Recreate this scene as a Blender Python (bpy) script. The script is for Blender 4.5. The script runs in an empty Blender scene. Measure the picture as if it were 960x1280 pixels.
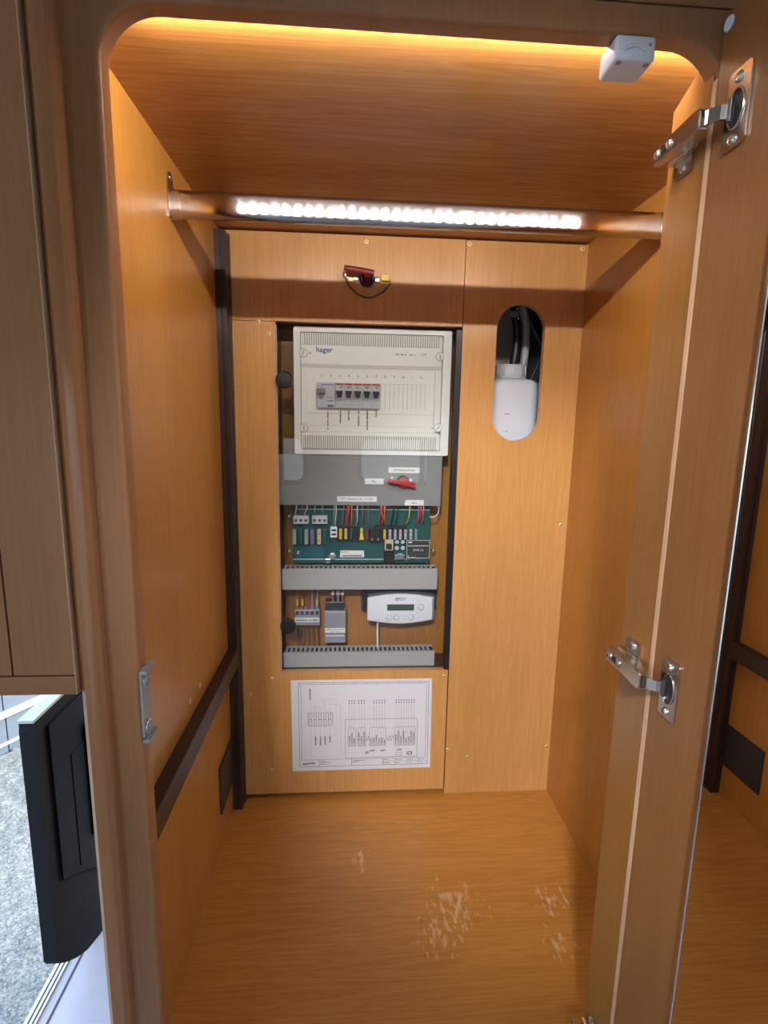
import bpy, bmesh, math, random
from mathutils import Vector, Matrix
import numpy as np

random.seed(7)
SC = bpy.context.scene
COL = SC.collection

# ------------------------------------------------------------------ camera
F_PX = 652.406
CAM = np.array([0.24999, -1.07971, 0.84753])
PITCH, YAW, ROLL = -0.168461, 0.068273, 0.017623
def cam_axes():
    cy, sy, cp, sp, cr, sr = math.cos(YAW), math.sin(YAW), math.cos(PITCH), math.sin(PITCH), math.cos(ROLL), math.sin(ROLL)
    fwd = np.array([sy * cp, cy * cp, sp]); right = np.array([cy, -sy, 0.0]); up = np.cross(right, fwd)
    return right * cr + up * sr, -right * sr + up * cr, fwd
AX_R, AX_U, AX_F = cam_axes()
cam_data = bpy.data.cameras.new('camera')
cam = bpy.data.objects.new('camera', cam_data); COL.objects.link(cam)
cam_data.sensor_fit = 'VERTICAL'; cam_data.sensor_height = 24.0
cam_data.lens = 24.0 * F_PX / 1280.0
cam_data.clip_start = 0.01
cam.matrix_world = Matrix(((AX_R[0], AX_U[0], -AX_F[0], CAM[0]), (AX_R[1], AX_U[1], -AX_F[1], CAM[1]),
                           (AX_R[2], AX_U[2], -AX_F[2], CAM[2]), (0, 0, 0, 1)))
SC.camera = cam

# ------------------------------------------------------------------ sky and exposure
SC.view_settings.view_transform = 'Standard'
SC.view_settings.look = 'None'
SC.view_settings.exposure = 0.0
SC.view_settings.gamma = 1.0
SC.view_settings.use_curve_mapping = False
LED_POWER = 590.0
SKY_POWER = 1.4
world = bpy.data.worlds.new('world'); SC.world = world; world.use_nodes = True
wn = world.node_tree.nodes; wl = world.node_tree.links; wn.clear()
sky = wn.new('ShaderNodeTexSky'); sky.sky_type = 'NISHITA'; sky.sun_disc = False
sky.sun_elevation = math.radians(38); sky.sun_rotation = math.radians(80); sky.air_density = 1.2; sky.dust_density = 2.5
hz = wn.new('ShaderNodeMixRGB'); hz.blend_type = 'MIX'; hz.inputs[0].default_value = 0.32
hz.inputs[2].default_value = (2.6, 3.1, 3.4, 1)
bg = wn.new('ShaderNodeBackground'); bg.inputs['Strength'].default_value = SKY_POWER
wo = wn.new('ShaderNodeOutputWorld')
wl.new(sky.outputs[0], hz.inputs[1]); wl.new(hz.outputs[0], bg.inputs[0]); wl.new(bg.outputs[0], wo.inputs[0])

# added spotlight, unseen behind the camera, to brighten the wardrobe's lower back and floor
SPOT_AT, SPOT_TO = Vector((0.0, -2.0, 1.655)), Vector((0.62, 0.0, 0.35))
spot_data = bpy.data.lights.new('added_spot_light', 'SPOT'); spot_data.energy = 200.0; spot_data.color = (0.95, 0.96, 1.0)
spot_data.spot_size = math.radians(29); spot_data.spot_blend = 0.65; spot_data.shadow_soft_size = 0.085
spot = bpy.data.objects.new('added_spot_light', spot_data); COL.objects.link(spot)
spot.location = SPOT_AT; spot.rotation_euler = (SPOT_TO - SPOT_AT).to_track_quat('-Z', 'Y').to_euler()

# ------------------------------------------------------------------ helpers
def survey_y(px, py, y):
    """photo point seen on the upright plane at depth y -> (x, z)"""
    d = AX_R * (px - 480) / F_PX - AX_U * (py - 640) / F_PX + AX_F
    p = CAM + d * (y - CAM[1]) / d[1]
    return float(p[0]), float(p[2])

class B:
    def __init__(s): s.bm = bmesh.new()
    def quad(s, pts):
        s.bm.faces.new([s.bm.verts.new(p) for p in pts]); return s
    def box(s, x0, x1, y0, y1, z0, z1, bevel=0.0, seg=2):
        v = [s.bm.verts.new((x, y, z)) for x in (x0, x1) for y in (y0, y1) for z in (z0, z1)]
        fs = [s.bm.faces.new([v[i] for i in q]) for q in ((0, 1, 3, 2), (4, 6, 7, 5), (0, 4, 5, 1), (2, 3, 7, 6), (0, 2, 6, 4), (1, 5, 7, 3))]
        if bevel:
            es = list({e for f in fs for e in f.edges})
            bmesh.ops.bevel(s.bm, geom=es, offset=bevel, segments=seg, profile=0.5, affect='EDGES')
        return s
    def prism(s, pts, axis, a, b, holes=()):
        """outline (2D points) extruded along axis from a to b; outline in the two other axes, in order"""
        def mk(p, t):
            return {'x': (t, p[0], p[1]), 'y': (p[0], t, p[1]), 'z': (p[0], p[1], t)}[axis]
        loops = [list(pts)] + [list(h) for h in holes]
        ends = []
        for t in (a, b):
            edges, vl = [], []
            for lp in loops:
                vs = [s.bm.verts.new(mk(p, t)) for p in lp]
                es = [s.bm.edges.new((vs[i], vs[(i + 1) % len(vs)])) for i in range(len(vs))]
                edges += es; vl.append(vs)
            if len(loops) == 1:
                s.bm.faces.new(vl[0])
            else:
                bmesh.ops.triangle_fill(s.bm, use_beauty=True, edges=edges)
            ends.append(vl)
        for v0, v1 in zip(*ends):
            n = len(v0)
            for i in range(n):
                s.bm.faces.new((v0[i], v0[(i + 1) % n], v1[(i + 1) % n], v1[i]))
        return s
    def lathe(s, prof, centre, axis='y', seg=24):
        """profile of (r, t): t along axis from the centre"""
        rings = []
        for r, t in prof:
            ring = []
            for k in range(seg):
                a = 2 * math.pi * k / seg; u, w = r * math.cos(a), r * math.sin(a)
                p = {'y': (u, t, w), 'x': (t, u, w), 'z': (u, w, t)}[axis]
                ring.append(s.bm.verts.new(Vector(p) + Vector(centre)))
            rings.append(ring)
        for r0, r1 in zip(rings, rings[1:]):
            for k in range(seg):
                s.bm.faces.new((r0[k], r0[(k + 1) % seg], r1[(k + 1) % seg], r1[k]))
        s.bm.faces.new(rings[0]); s.bm.faces.new(rings[-1])
        return s
    def cyl(s, centre, r, t0, t1, axis='y', seg=20, ch=0.0):
        d = 1 if t1 > t0 else -1
        pr = [(r, t0), (r, t1)] if not ch else [(r, t0), (r, t1 - d * ch), (r - ch, t1)]
        return s.lathe(pr, centre, axis, seg)
    def tube(s, pts, r, seg=8, closed=False):
        pts = [Vector(p) for p in pts]; n = len(pts); rings = []; up = None
        for i, p in enumerate(pts):
            a = pts[(i - 1) % n] if (closed or i) else p
            b = pts[(i + 1) % n] if (closed or i < n - 1) else p
            t = (b - a).normalized()
            if up is None:
                up = t.orthogonal().normalized()
            up = (up - t * up.dot(t)).normalized(); side = t.cross(up)
            rr = r[i] if isinstance(r, (list, tuple)) else r
            rings.append([s.bm.verts.new(p + (up * math.cos(2 * math.pi * k / seg) + side * math.sin(2 * math.pi * k / seg)) * rr) for k in range(seg)])
        m = n if closed else n - 1
        for i in range(m):
            r0, r1 = rings[i], rings[(i + 1) % n]
            for k in range(seg):
                s.bm.faces.new((r0[k], r0[(k + 1) % seg], r1[(k + 1) % seg], r1[k]))
        if not closed:
            s.bm.faces.new(rings[0]); s.bm.faces.new(rings[-1])
        return s
    def rot(s, angle, axis, centre, start=0):
        s.bm.verts.ensure_lookup_table()
        bmesh.ops.rotate(s.bm, verts=s.bm.verts[start:], cent=centre, matrix=Matrix.Rotation(angle, 3, axis)); return s

def spline(pts, n=6):
    """Catmull-Rom through the points"""
    P = [Vector(p) for p in pts]; P = [P[0] * 2 - P[1]] + P + [P[-1] * 2 - P[-2]]; out = []
    for i in range(1, len(P) - 2):
        for k in range(n):
            t = k / n; a, b, c, d = P[i - 1], P[i], P[i + 1], P[i + 2]
            out.append(0.5 * ((2 * b) + (c - a) * t + (2 * a - 5 * b + 4 * c - d) * t * t + (3 * b - a - 3 * c + d) * t ** 3))
    return out + [P[-2]]

def origin_of(o):
    p = Vector((0, 0, 0))
    while o is not None:
        p = p + o.location; o = o.parent
    return p

def obj(name, b, mat, parent=None, smooth=False, kind=None, label=None):
    me = bpy.data.meshes.new(name)
    bm = b.bm
    bmesh.ops.recalc_face_normals(bm, faces=bm.faces)
    if parent is not None:
        bmesh.ops.translate(bm, verts=bm.verts, vec=-origin_of(parent))
    bm.to_mesh(me); bm.free()
    if smooth:
        for p in me.polygons: p.use_smooth = True
        me.set_sharp_from_angle(angle=math.radians(smooth if smooth is not True else 38))
    me.materials.append(mat)
    o = bpy.data.objects.new(name, me); COL.objects.link(o)
    if parent is not None: o.parent = parent
    if kind: o['kind'] = kind
    if label: o['label'] = label
    return o

def thing(name, label, cat, loc, group=None):
    o = bpy.data.objects.new(name, None); COL.objects.link(o)
    o.empty_display_size = 0.02; o.location = loc
    o['label'] = label; o['category'] = cat
    if group: o['group'] = group
    return o

def tag(o, label, cat, group=None):
    o['label'] = label; o['category'] = cat
    if group: o['group'] = group
    return o

def dup(root, loc, label=None):
    r = root.copy(); COL.objects.link(r); r.location = loc
    if label: r['label'] = label
    for ch in list(root.children):
        c = ch.copy(); COL.objects.link(c); c.parent = r
        for g in list(ch.children):
            d = g.copy(); COL.objects.link(d); d.parent = c
    return r

def again(o, dx, dy, dz, parent=None, label=None):
    """copy one part (with its sub-parts) beside itself, sharing mesh data"""
    c = o.copy(); COL.objects.link(c); c.parent = parent if parent is not None else o.parent
    c.location = o.location + Vector((dx, dy, dz))
    if label: c['label'] = label
    for g in list(o.children):
        d = g.copy(); COL.objects.link(d); d.parent = c
    return c

def text(name, s, size, x, y, z, mat, parent, align='CENTER', spin=0.0, bold=0.0, wide=1.0):
    cu = bpy.data.curves.new('lettering', 'FONT'); cu.body = s; cu.size = size
    cu.align_x = align; cu.align_y = 'CENTER'; cu.extrude = 0.00012; cu.offset = bold; cu.resolution_u = 3
    tmp = bpy.data.objects.new('lettering', cu); COL.objects.link(tmp)
    me = bpy.data.meshes.new_from_object(tmp)
    bpy.data.objects.remove(tmp); bpy.data.curves.remove(cu)
    M = Matrix.Translation(Vector((x, y, z)) - (origin_of(parent) if parent else Vector())) @ Matrix.Rotation(math.radians(90), 4, 'X') @ Matrix.Rotation(spin, 4, 'Z') @ Matrix.Scale(wide, 4, (1, 0, 0))
    me.transform(M); me.materials.clear(); me.materials.append(mat)
    o = bpy.data.objects.new(name, me); COL.objects.link(o)
    if parent: o.parent = parent
    return o

# ------------------------------------------------------------------ materials
def base_mat(name, color, rough=0.5, metal=0.0, spec=0.5):
    m = bpy.data.materials.new(name); m.use_nodes = True
    p = m.node_tree.nodes['Principled BSDF']
    p.inputs['Base Color'].default_value = (*color, 1); p.inputs['Roughness'].default_value = rough
    p.inputs['Metallic'].default_value = metal; p.inputs['Specular IOR Level'].default_value = spec
    return m, m.node_tree.nodes, m.node_tree.links, p

def plain(name, color, rough=0.5, metal=0.0, spec=0.5, var=0.12, scale=60.0, bump=0.0):
    """one colour with a faint mottling, and optional fine relief"""
    m, n, l, p = base_mat(name, color, rough, metal, spec)
    tc = n.new('ShaderNodeTexCoord'); no = n.new('ShaderNodeTexNoise'); no.inputs['Scale'].default_value = scale; no.inputs['Detail'].default_value = 3
    l.new(tc.outputs['Object'], no.inputs['Vector'])
    mx = n.new('ShaderNodeMixRGB'); mx.inputs[1].default_value = (*[c * (1 - var) for c in color], 1); mx.inputs[2].default_value = (*[min(1, c * (1 + var)) for c in color], 1)
    l.new(no.outputs['Fac'], mx.inputs[0]); l.new(mx.outputs[0], p.inputs['Base Color'])
    if bump:
        bp = n.new('ShaderNodeBump'); bp.inputs['Strength'].default_value = bump; bp.inputs['Distance'].default_value = 0.001
        l.new(no.outputs['Fac'], bp.inputs['Height']); l.new(bp.outputs[0], p.inputs['Normal'])
    return m

def wood(name, along, dark, light, rough=0.3, figure=0.35, relief=0.06, scuffs=False):
    m, n, l, p = base_mat(name, light, rough, 0.0, 0.5)
    tc = n.new('ShaderNodeTexCoord')
    def noise(across, lengthwise, detail=4.0, dist=0.0):
        mp = n.new('ShaderNodeMapping')
        mp.inputs['Scale'].default_value = {'z': (across, across, lengthwise), 'x': (lengthwise, across, across), 'y': (across, lengthwise, across)}[along]
        no = n.new('ShaderNodeTexNoise'); no.inputs['Scale'].default_value = 1.0; no.inputs['Detail'].default_value = detail
        no.inputs['Roughness'].default_value = 0.6; no.inputs['Distortion'].default_value = dist
        l.new(tc.outputs['Object'], mp.inputs['Vector']); l.new(mp.outputs[0], no.inputs['Vector'])
        return no
    def math_(op, a, b):
        k = n.new('ShaderNodeMath'); k.operation = op
        for i, v in enumerate((a, b)):
            if isinstance(v, (int, float)): k.inputs[i].default_value = v
            else: l.new(v, k.inputs[i])
        return k.outputs[0]
    streak = noise(420, 9, 3); bands = noise(26, 1.6, 4, 0.8); broad = noise(5.5, 0.9, 2, 0.4); fine = noise(900, 60, 2)
    # cathedral figure: rings from a warped slow noise
    rg = math_('MULTIPLY', bands.outputs['Fac'], 9.0); rg = math_('FRACT', rg, 0.0); rg = math_('ABSOLUTE', math_('SUBTRACT', rg, 0.5), 0.0)
    v = math_('MULTIPLY', streak.outputs['Fac'], 0.42)
    v = math_('ADD', v, math_('MULTIPLY', rg, figure * 0.55))
    v = math_('ADD', v, math_('MULTIPLY', broad.outputs['Fac'], 0.42))
    v = math_('ADD', v, math_('MULTIPLY', fine.outputs['Fac'], 0.12))
    ramp = n.new('ShaderNodeValToRGB'); ramp.color_ramp.elements[0].position = 0.33; ramp.color_ramp.elements[1].position = 0.72
    ramp.color_ramp.elements[0].color = (*dark, 1); ramp.color_ramp.elements[1].color = (*light, 1)
    l.new(v, ramp.inputs[0]); col = ramp.outputs[0]
    if scuffs:
        # worn pale scratches in the middle of the floor board
        mp = n.new('ShaderNodeMapping'); mp.inputs['Scale'].default_value = (120, 48, 1); l.new(tc.outputs['Object'], mp.inputs['Vector'])
        no = n.new('ShaderNodeTexNoise'); no.inputs['Scale'].default_value = 1.0; no.inputs['Detail'].default_value = 4; l.new(mp.outputs[0], no.inputs['Vector'])
        tot = None
        for cx, cy, r in ((0.442, -0.292, 0.075), (0.622, -0.285, 0.045), (0.271, -0.182, 0.035), (0.605, -0.367, 0.04), (0.405, -0.338, 0.05)):
            vm = n.new('ShaderNodeVectorMath'); vm.operation = 'DISTANCE'; l.new(tc.outputs['Object'], vm.inputs[0]); vm.inputs[1].default_value = (cx - 0.35, cy + 0.30, 0)   # measured from the wardrobe's own origin
            d = math_('SUBTRACT', 1.0, math_('DIVIDE', vm.outputs['Value'], r)); d = math_('MAXIMUM', d, 0.0)
            tot = d if tot is None else math_('MAXIMUM', tot, d)
        s = math_('ADD', no.outputs['Fac'], math_('MULTIPLY', tot, 0.20))
        s = math_('MULTIPLY', math_('SUBTRACT', s, 0.63), 3.5)
        s = math_('MULTIPLY', s, math_('GREATER_THAN', tot, 0.001))
        cl = n.new('ShaderNodeClamp'); l.new(s, cl.inputs[0]); cl.inputs['Max'].default_value = 0.42
        mx = n.new('ShaderNodeMixRGB'); l.new(cl.outputs[0], mx.inputs[0]); l.new(col, mx.inputs[1]); mx.inputs[2].default_value = (0.78, 0.55, 0.34, 1)
        col = mx.outputs[0]
    l.new(col, p.inputs['Base Color'])
    bp = n.new('ShaderNodeBump'); bp.inputs['Strength'].default_value = relief; bp.inputs['Distance'].default_value = 0.0006
    peel = noise(220, 160, 2)
    l.new(math_('ADD', math_('MULTIPLY', streak.outputs['Fac'], 0.6), peel.outputs['Fac']), bp.inputs['Height']); l.new(bp.outputs[0], p.inputs['Normal'])
    return m

W_DARK, W_LIGHT = (0.34, 0.132, 0.021), (0.52, 0.228, 0.044)
M_WOOD_BACK = wood('pale_cherry_laminate', 'z', (0.46, 0.215, 0.062), (0.65, 0.335, 0.115))
M_WOOD_V = wood('cherry_laminate_upright', 'z', W_DARK, W_LIGHT)
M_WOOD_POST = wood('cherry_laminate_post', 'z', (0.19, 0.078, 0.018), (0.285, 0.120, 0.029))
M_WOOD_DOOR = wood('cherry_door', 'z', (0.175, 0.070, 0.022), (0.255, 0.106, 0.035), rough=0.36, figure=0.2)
M_WOOD_H = wood('cherry_laminate_level', 'x', (0.27, 0.105, 0.022), (0.42, 0.182, 0.045), rough=0.26, figure=0.7)
M_WOOD_FLOOR = wood('cherry_laminate_floor', 'x', W_DARK, W_LIGHT, rough=0.33, figure=0.6, scuffs=True)
M_WOOD_SOLID = wood('cherry_solid', 'z', (0.25, 0.104, 0.038), (0.35, 0.150, 0.056), rough=0.36, figure=0.2)
M_WOOD_GLOSS = wood('cherry_lacquered', 'z', (0.25, 0.104, 0.042), (0.35, 0.150, 0.062), rough=0.2, figure=0.2, relief=0.02)
M_WOOD_SOLID_H = wood('cherry_solid_level', 'x', (0.25, 0.104, 0.038), (0.35, 0.150, 0.056), rough=0.36, figure=0.2)
M_WOOD_EDGE = wood('cherry_edge_band', 'z', (0.42, 0.24, 0.13), (0.6, 0.37, 0.22), rough=0.4)
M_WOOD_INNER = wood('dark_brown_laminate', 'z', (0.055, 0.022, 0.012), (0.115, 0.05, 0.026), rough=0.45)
M_STRIP = plain('dark_brown_profile', (0.028, 0.013, 0.011), 0.42)
M_PLATE_DARK = plain('charcoal_plastic', (0.022, 0.022, 0.026), 0.5)
M_CHROME = plain('chrome', (0.82, 0.80, 0.78), 0.045, 1.0, var=0.02)
M_NICKEL = plain('nickel_steel', (0.60, 0.56, 0.51), 0.2, 1.0, var=0.08)
M_STEEL_BRIGHT = plain('bright_steel', (0.75, 0.76, 0.78), 0.22, 1.0, var=0.05)
M_STEEL_DARK = plain('dark_steel', (0.09, 0.085, 0.085), 0.35, 0.7)
M_ZINC = plain('dull_zinc', (0.27, 0.28, 0.30), 0.45, 0.3)
M_BRASS = plain('brass_screw', (0.80, 0.62, 0.34), 0.45, 0.6)
M_BRASS_DARK = plain('screw_slot', (0.06, 0.035, 0.015), 0.6)
M_WHITE_PL = plain('white_plastic', (0.55, 0.58, 0.64), 0.4, var=0.03)
M_CREAM = plain('cream_plastic', (0.90, 0.89, 0.83), 0.38, var=0.025)
M_CREAM_GROOVE = plain('cream_shadow_gap', (0.36, 0.35, 0.30), 0.6)
M_GREY_DEV = plain('pale_grey_plastic', (0.56, 0.57, 0.60), 0.4, var=0.05)
M_GREY_MID = plain('mid_grey_plastic', (0.22, 0.22, 0.24), 0.45)
M_BLACK = plain('black_plastic', (0.012, 0.012, 0.014), 0.4)
M_RED = plain('red_plastic', (0.52, 0.03, 0.03), 0.35)
M_DARKRED = plain('dark_red_plastic', (0.20, 0.018, 0.016), 0.4)
M_YELLOW = plain('yellow_plastic', (0.75, 0.52, 0.04), 0.4)
M_BLUE = plain('blue_plastic', (0.03, 0.06, 0.30), 0.4)
M_GREYPLATE = plain('grey_cover_sheet', (0.25, 0.25, 0.245), 0.5, var=0.05)
M_DUCT = plain('grey_duct_pvc', (0.42, 0.41, 0.39), 0.5, var=0.04)
M_DUCT_IN = plain('duct_inside', (0.012, 0.012, 0.012), 0.8, spec=0.1)
M_PCB = plain('green_circuit_board', (0.010, 0.085, 0.080), 0.35, var=0.3, scale=240)
M_LABEL = plain('label_white', (0.80, 0.80, 0.78), 0.5, var=0.02)
M_INK = plain('ink_black', (0.02, 0.02, 0.022), 0.6)
M_INK_BLUE = plain('ink_blue', (0.015, 0.04, 0.26), 0.6)
M_INK_GREY = plain('ink_grey', (0.16, 0.16, 0.16), 0.6)
M_INK_SOFT = plain('ink_pale', (0.38, 0.37, 0.38), 0.6)
M_INK_RED = plain('ink_red', (0.5, 0.06, 0.05), 0.6)
M_PAPER = plain('paper', (0.66, 0.655, 0.685), 0.7, var=0.03, scale=12)
M_LCD = plain('display_green', (0.055, 0.085, 0.05), 0.25)
M_SILVER_PL = plain('silver_plastic', (0.80, 0.80, 0.84), 0.35, 0.0, var=0.04)
M_HOSE = plain('black_hose', (0.012, 0.012, 0.016), 0.4)
M_HOSE_GREY = plain('grey_hose', (0.40, 0.40, 0.41), 0.45)
M_CAVITY = plain('grey_lining', (0.58, 0.58, 0.59), 0.8, var=0.15, scale=90, bump=0.3)
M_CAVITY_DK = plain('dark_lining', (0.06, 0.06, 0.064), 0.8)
M_CLEARGREY = plain('smoky_plastic', (0.32, 0.30, 0.34), 0.2, var=0.05)
M_FLOOR = plain('pale_vinyl', (0.40, 0.39, 0.45), 0.45, var=0.06, scale=25)
M_ROOM = plain('pale_room_panel', (0.50, 0.46, 0.40), 0.6, var=0.05, scale=10)
M_CEIL = plain('room_ceiling', (0.62, 0.60, 0.56), 0.7, var=0.04)
M_ALU = plain('aluminium', (0.62, 0.62, 0.64), 0.35, 1.0)
M_RUBBER = plain('rubber_seal', (0.05, 0.035, 0.035), 0.6)
M_DOORBLACK = plain('black_door_lining', (0.004, 0.005, 0.008), 0.6, spec=0.08)
M_DOORGREY = plain('dark_grey_door_lining', (0.009, 0.009, 0.012), 0.7, spec=0.10)
M_DOORRIM = plain('pale_door_rim', (0.34, 0.38, 0.39), 0.4)
M_WALLBLUE = plain('pale_blue_grey_cladding', (0.10, 0.135, 0.18), 0.5, var=0.08, scale=30)
M_CURTAIN = plain('dark_fabric', (0.03, 0.028, 0.03), 0.9)

m, n, l, p = base_mat('mirror_silver', (0.88, 0.88, 0.87), 0.01, 1.0); M_MIRROR = m
m, n, l, p = base_mat('bottle_plastic', (0.62, 0.66, 0.71), 0.4); p.inputs['Subsurface Weight'].default_value = 0.35; p.inputs['Subsurface Radius'].default_value = (0.01, 0.01, 0.01); M_BOTTLE = m
# clear sheet: straight-through transmission plus a fresnel reflection
def clear(name, tint):
    m = bpy.data.materials.new(name); m.use_nodes = True; n = m.node_tree.nodes; l = m.node_tree.links; n.clear()
    tr = n.new('ShaderNodeBsdfTransparent'); tr.inputs[0].default_value = (*tint, 1)
    gl = n.new('ShaderNodeBsdfGlossy'); gl.inputs['Roughness'].default_value = 0.012
    fr = n.new('ShaderNodeFresnel'); fr.inputs['IOR'].default_value = 1.5
    ge = n.new('ShaderNodeNewGeometry'); io = n.new('ShaderNodeMath'); io.operation = 'MULTIPLY_ADD'   # same fresnel on both faces of the sheet
    io.inputs[1].default_value = 1 / 1.5 - 1.5; io.inputs[2].default_value = 1.5; l.new(ge.outputs['Backfacing'], io.inputs[0]); l.new(io.outputs[0], fr.inputs['IOR'])
    mx = n.new('ShaderNodeMixShader'); out = n.new('ShaderNodeOutputMaterial')
    l.new(fr.outputs[0], mx.inputs[0]); l.new(tr.outputs[0], mx.inputs[1]); l.new(gl.outputs[0], mx.inputs[2]); l.new(mx.outputs[0], out.inputs[0])
    return m
M_GLASS = clear('clear_acrylic', (0.95, 0.96, 0.96))
M_WINDOW = clear('window_acrylic', (0.9, 0.94, 0.97))
m, n, l, p = base_mat('led_diode', (1, 1, 1), 0.5)
p.inputs['Emission Color'].default_value = (1.0, 0.965, 0.92, 1); p.inputs['Emission Strength'].default_value = LED_POWER; M_LED = m
# gravel: pale stones of mixed tone
m, n, l, p = base_mat('pale_gravel', (0.42, 0.43, 0.42), 0.8)
tc = n.new('ShaderNodeTexCoord'); vo = n.new('ShaderNodeTexVoronoi'); vo.inputs['Scale'].default_value = 160
l.new(tc.outputs['Object'], vo.inputs['Vector']); hs = n.new('ShaderNodeValToRGB'); sp = n.new('ShaderNodeSeparateColor'); l.new(vo.outputs['Color'], sp.inputs[0])
hs.color_ramp.elements[0].color = (0.075, 0.088, 0.088, 1); hs.color_ramp.elements[1].color = (0.215, 0.235, 0.23, 1)
l.new(sp.outputs[0], hs.inputs[0]); l.new(hs.outputs[0], p.inputs['Base Color']); M_GRAVEL = m

# ------------------------------------------------------------------ dimensions (metres)
XR, ZC = 0.720, 1.205           # wardrobe inside width and height
YB, YF = -0.567, -0.585         # back and front of the face frame
FLOOR = -0.315                  # vehicle floor
XJ = 0.570                      # hinge post face
ZARCH = 1.180                   # underside of the top rail
XS = 0.045                      # inner edge of the left stile

def struct(name, b, mat, parent=None):
    o = obj(name, b, mat, parent)
    if parent is None: o['kind'] = 'structure'
    return o

# ------------------------------------------------------------------ vehicle room (mostly behind the camera)
RX0, RX1, RY0, RZ1 = -0.40, 2.2, -3.2, 1.72
struct('floor', B().box(-0.372, RX1, RY0, 0.55, FLOOR - 0.04, FLOOR), M_FLOOR)
struct('ceiling', B().box(RX0, RX1, RY0, 0.16, RZ1, RZ1 + 0.04), M_CEIL)
WIN_R = [(-0.34, -0.11, 0.36, 0.728), (0.34, 1.0, 0.36, 0.728), (1.22, 2.12, 0.20, 1.25)]
def rrect(x0, x1, z0, z1, r, n=6):
    pts = []
    for cx, cz, a0 in ((x1 - r, z0 + r, -90), (x1 - r, z1 - r, 0), (x0 + r, z1 - r, 90), (x0 + r, z0 + r, 180)):
        for k in range(n + 1):
            a = math.radians(a0 + 90 * k / n); pts.append((cx + r * math.cos(a), cz + r * math.sin(a)))
    return pts
def outline(x0, x1, z0, z1): return [(x0, z0), (x1, z0), (x1, z1), (x0, z1)]
struct('wall_rear', B().prism(outline(RX0, RX1, FLOOR, RZ1), 'y', RY0 - 0.04, RY0, [rrect(*w, 0.07) for w in WIN_R]), M_ROOM)
WIN_S = [(-2.7, -1.5, 0.32, 0.98)]
struct('wall_right', B().prism([(RY0, FLOOR), (0.16, FLOOR), (0.16, RZ1), (RY0, RZ1)], 'x', RX1, RX1 + 0.04, [rrect(*w, 0.08) for w in WIN_S]), M_ROOM)
WIN_L = [(-2.30, -1.20, 0.0, 0.95)]
struct('wall_left', B().prism([(RY0, FLOOR), (-0.80, FLOOR), (-0.80, RZ1), (RY0, RZ1)], 'x', RX0, RX0 + 0.03, [rrect(*w, 0.08) for w in WIN_L]), M_ROOM)
k = 0
for w, ax, a in [(WIN_R[0], 'y', RY0), (WIN_R[1], 'y', RY0), (WIN_R[2], 'y', RY0), (WIN_S[0], 'x', RX1 + 0.04), (WIN_L[0], 'x', RX0 + 0.03)]:
    k += 1
    t = struct('window_%d' % k, B().prism(rrect(w[0] - 0.025, w[1] + 0.025, w[2] - 0.025, w[3] + 0.025, 0.1), ax, a - 0.05, a + 0.008, [rrect(w[0] + 0.012, w[1] - 0.012, w[2] + 0.012, w[3] - 0.012, 0.07)]), M_PLATE_DARK)
    if k == 2: obj('mullion', B().box(0.835, 0.872, RY0 - 0.045, RY0 - 0.01, 0.37, 0.72), M_PLATE_DARK, t)
    obj('pane', B().prism(rrect(w[0] + 0.006, w[1] - 0.006, w[2] + 0.006, w[3] - 0.006, 0.07), ax, a - 0.03, a - 0.026), M_WINDOW, t)
struct('wall_back', B().box(0.76, RX1, -0.10, -0.06, FLOOR, RZ1), M_ROOM)

sl_ = thing('added_spotlight', 'added round chrome ceiling spotlight, unseen behind the camera', 'spotlight', (0.0, -2.0, RZ1))  # fixture made up to go with the added spot
obj('mount', B().cyl((0.0, -2.0, 0), 0.06, 1.712, RZ1, 'z', 24), M_CHROME, sl_, smooth=True)
hs_ = B().lathe([(0.096, -0.02), (0.104, 0.02), (0.101, 0.02), (0.093, -0.012)], (0.0, -2.0, 1.668), 'y', 24); hs_.rot(math.radians(-32), 'X', (0.0, -2.0, 1.668)); hs_.rot(math.radians(-16), 'Z', (0.0, -2.0, 1.668))
obj('shade', hs_, M_CHROME, sl_, smooth=True)

# ------------------------------------------------------------------ wardrobe carcass
wd = thing('wardrobe', 'built-in cherry wood wardrobe standing open around the fuse box', 'wardrobe', (0.35, -0.30, 0.0))
obj('side_panel', B().box(-0.018, 0.0, YB, 0.16, FLOOR, 1.225), M_WOOD_V, wd)
obj('side_panel', B().box(XR, XR + 0.018, YB, 0.16, FLOOR, 1.225), M_WOOD_V, wd)
obj('top_panel', B().box(0.0, XR, YB, 0.02, ZC, ZC + 0.018), M_WOOD_H, wd)
obj('floor_panel', B().box(0.0, XR, YB, 0.02, -0.018, 0.0), M_WOOD_FLOOR, wd)
# back: three boards with a hair seam; the left one is set a little proud
OX0, OX1, OZ0, OZ1 = 0.104, 0.4755, 0.307, 1.037
L_board = [(0.0, 0.013), (0.4725, 0.013), (0.4725, OZ0), (OX0, OZ0), (OX0, OZ1 + 0.002), (0.0, OZ1 + 0.002)]
bp_l = obj('back_panel', B().prism(L_board, 'y', -0.004, 0.012), M_WOOD_BACK, wd)
bp_t = obj('back_panel', B().box(0.0, 0.4738, -0.003, 0.012, OZ1 + 0.0035, ZC - 0.003), M_WOOD_BACK, wd)
def stadium(cx, hw, z0, z1, n=14):
    pts = [(cx + hw * math.cos(math.pi * k / n), z1 - hw + hw * math.sin(math.pi * k / n)) for k in range(n + 1)]
    return pts + [(cx + hw * math.cos(math.pi + math.pi * k / n), z0 + hw + hw * math.sin(math.pi + math.pi * k / n)) for k in range(n + 1)]
SLOT = stadium(0.594, 0.0495, 0.816, 1.087)
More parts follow.
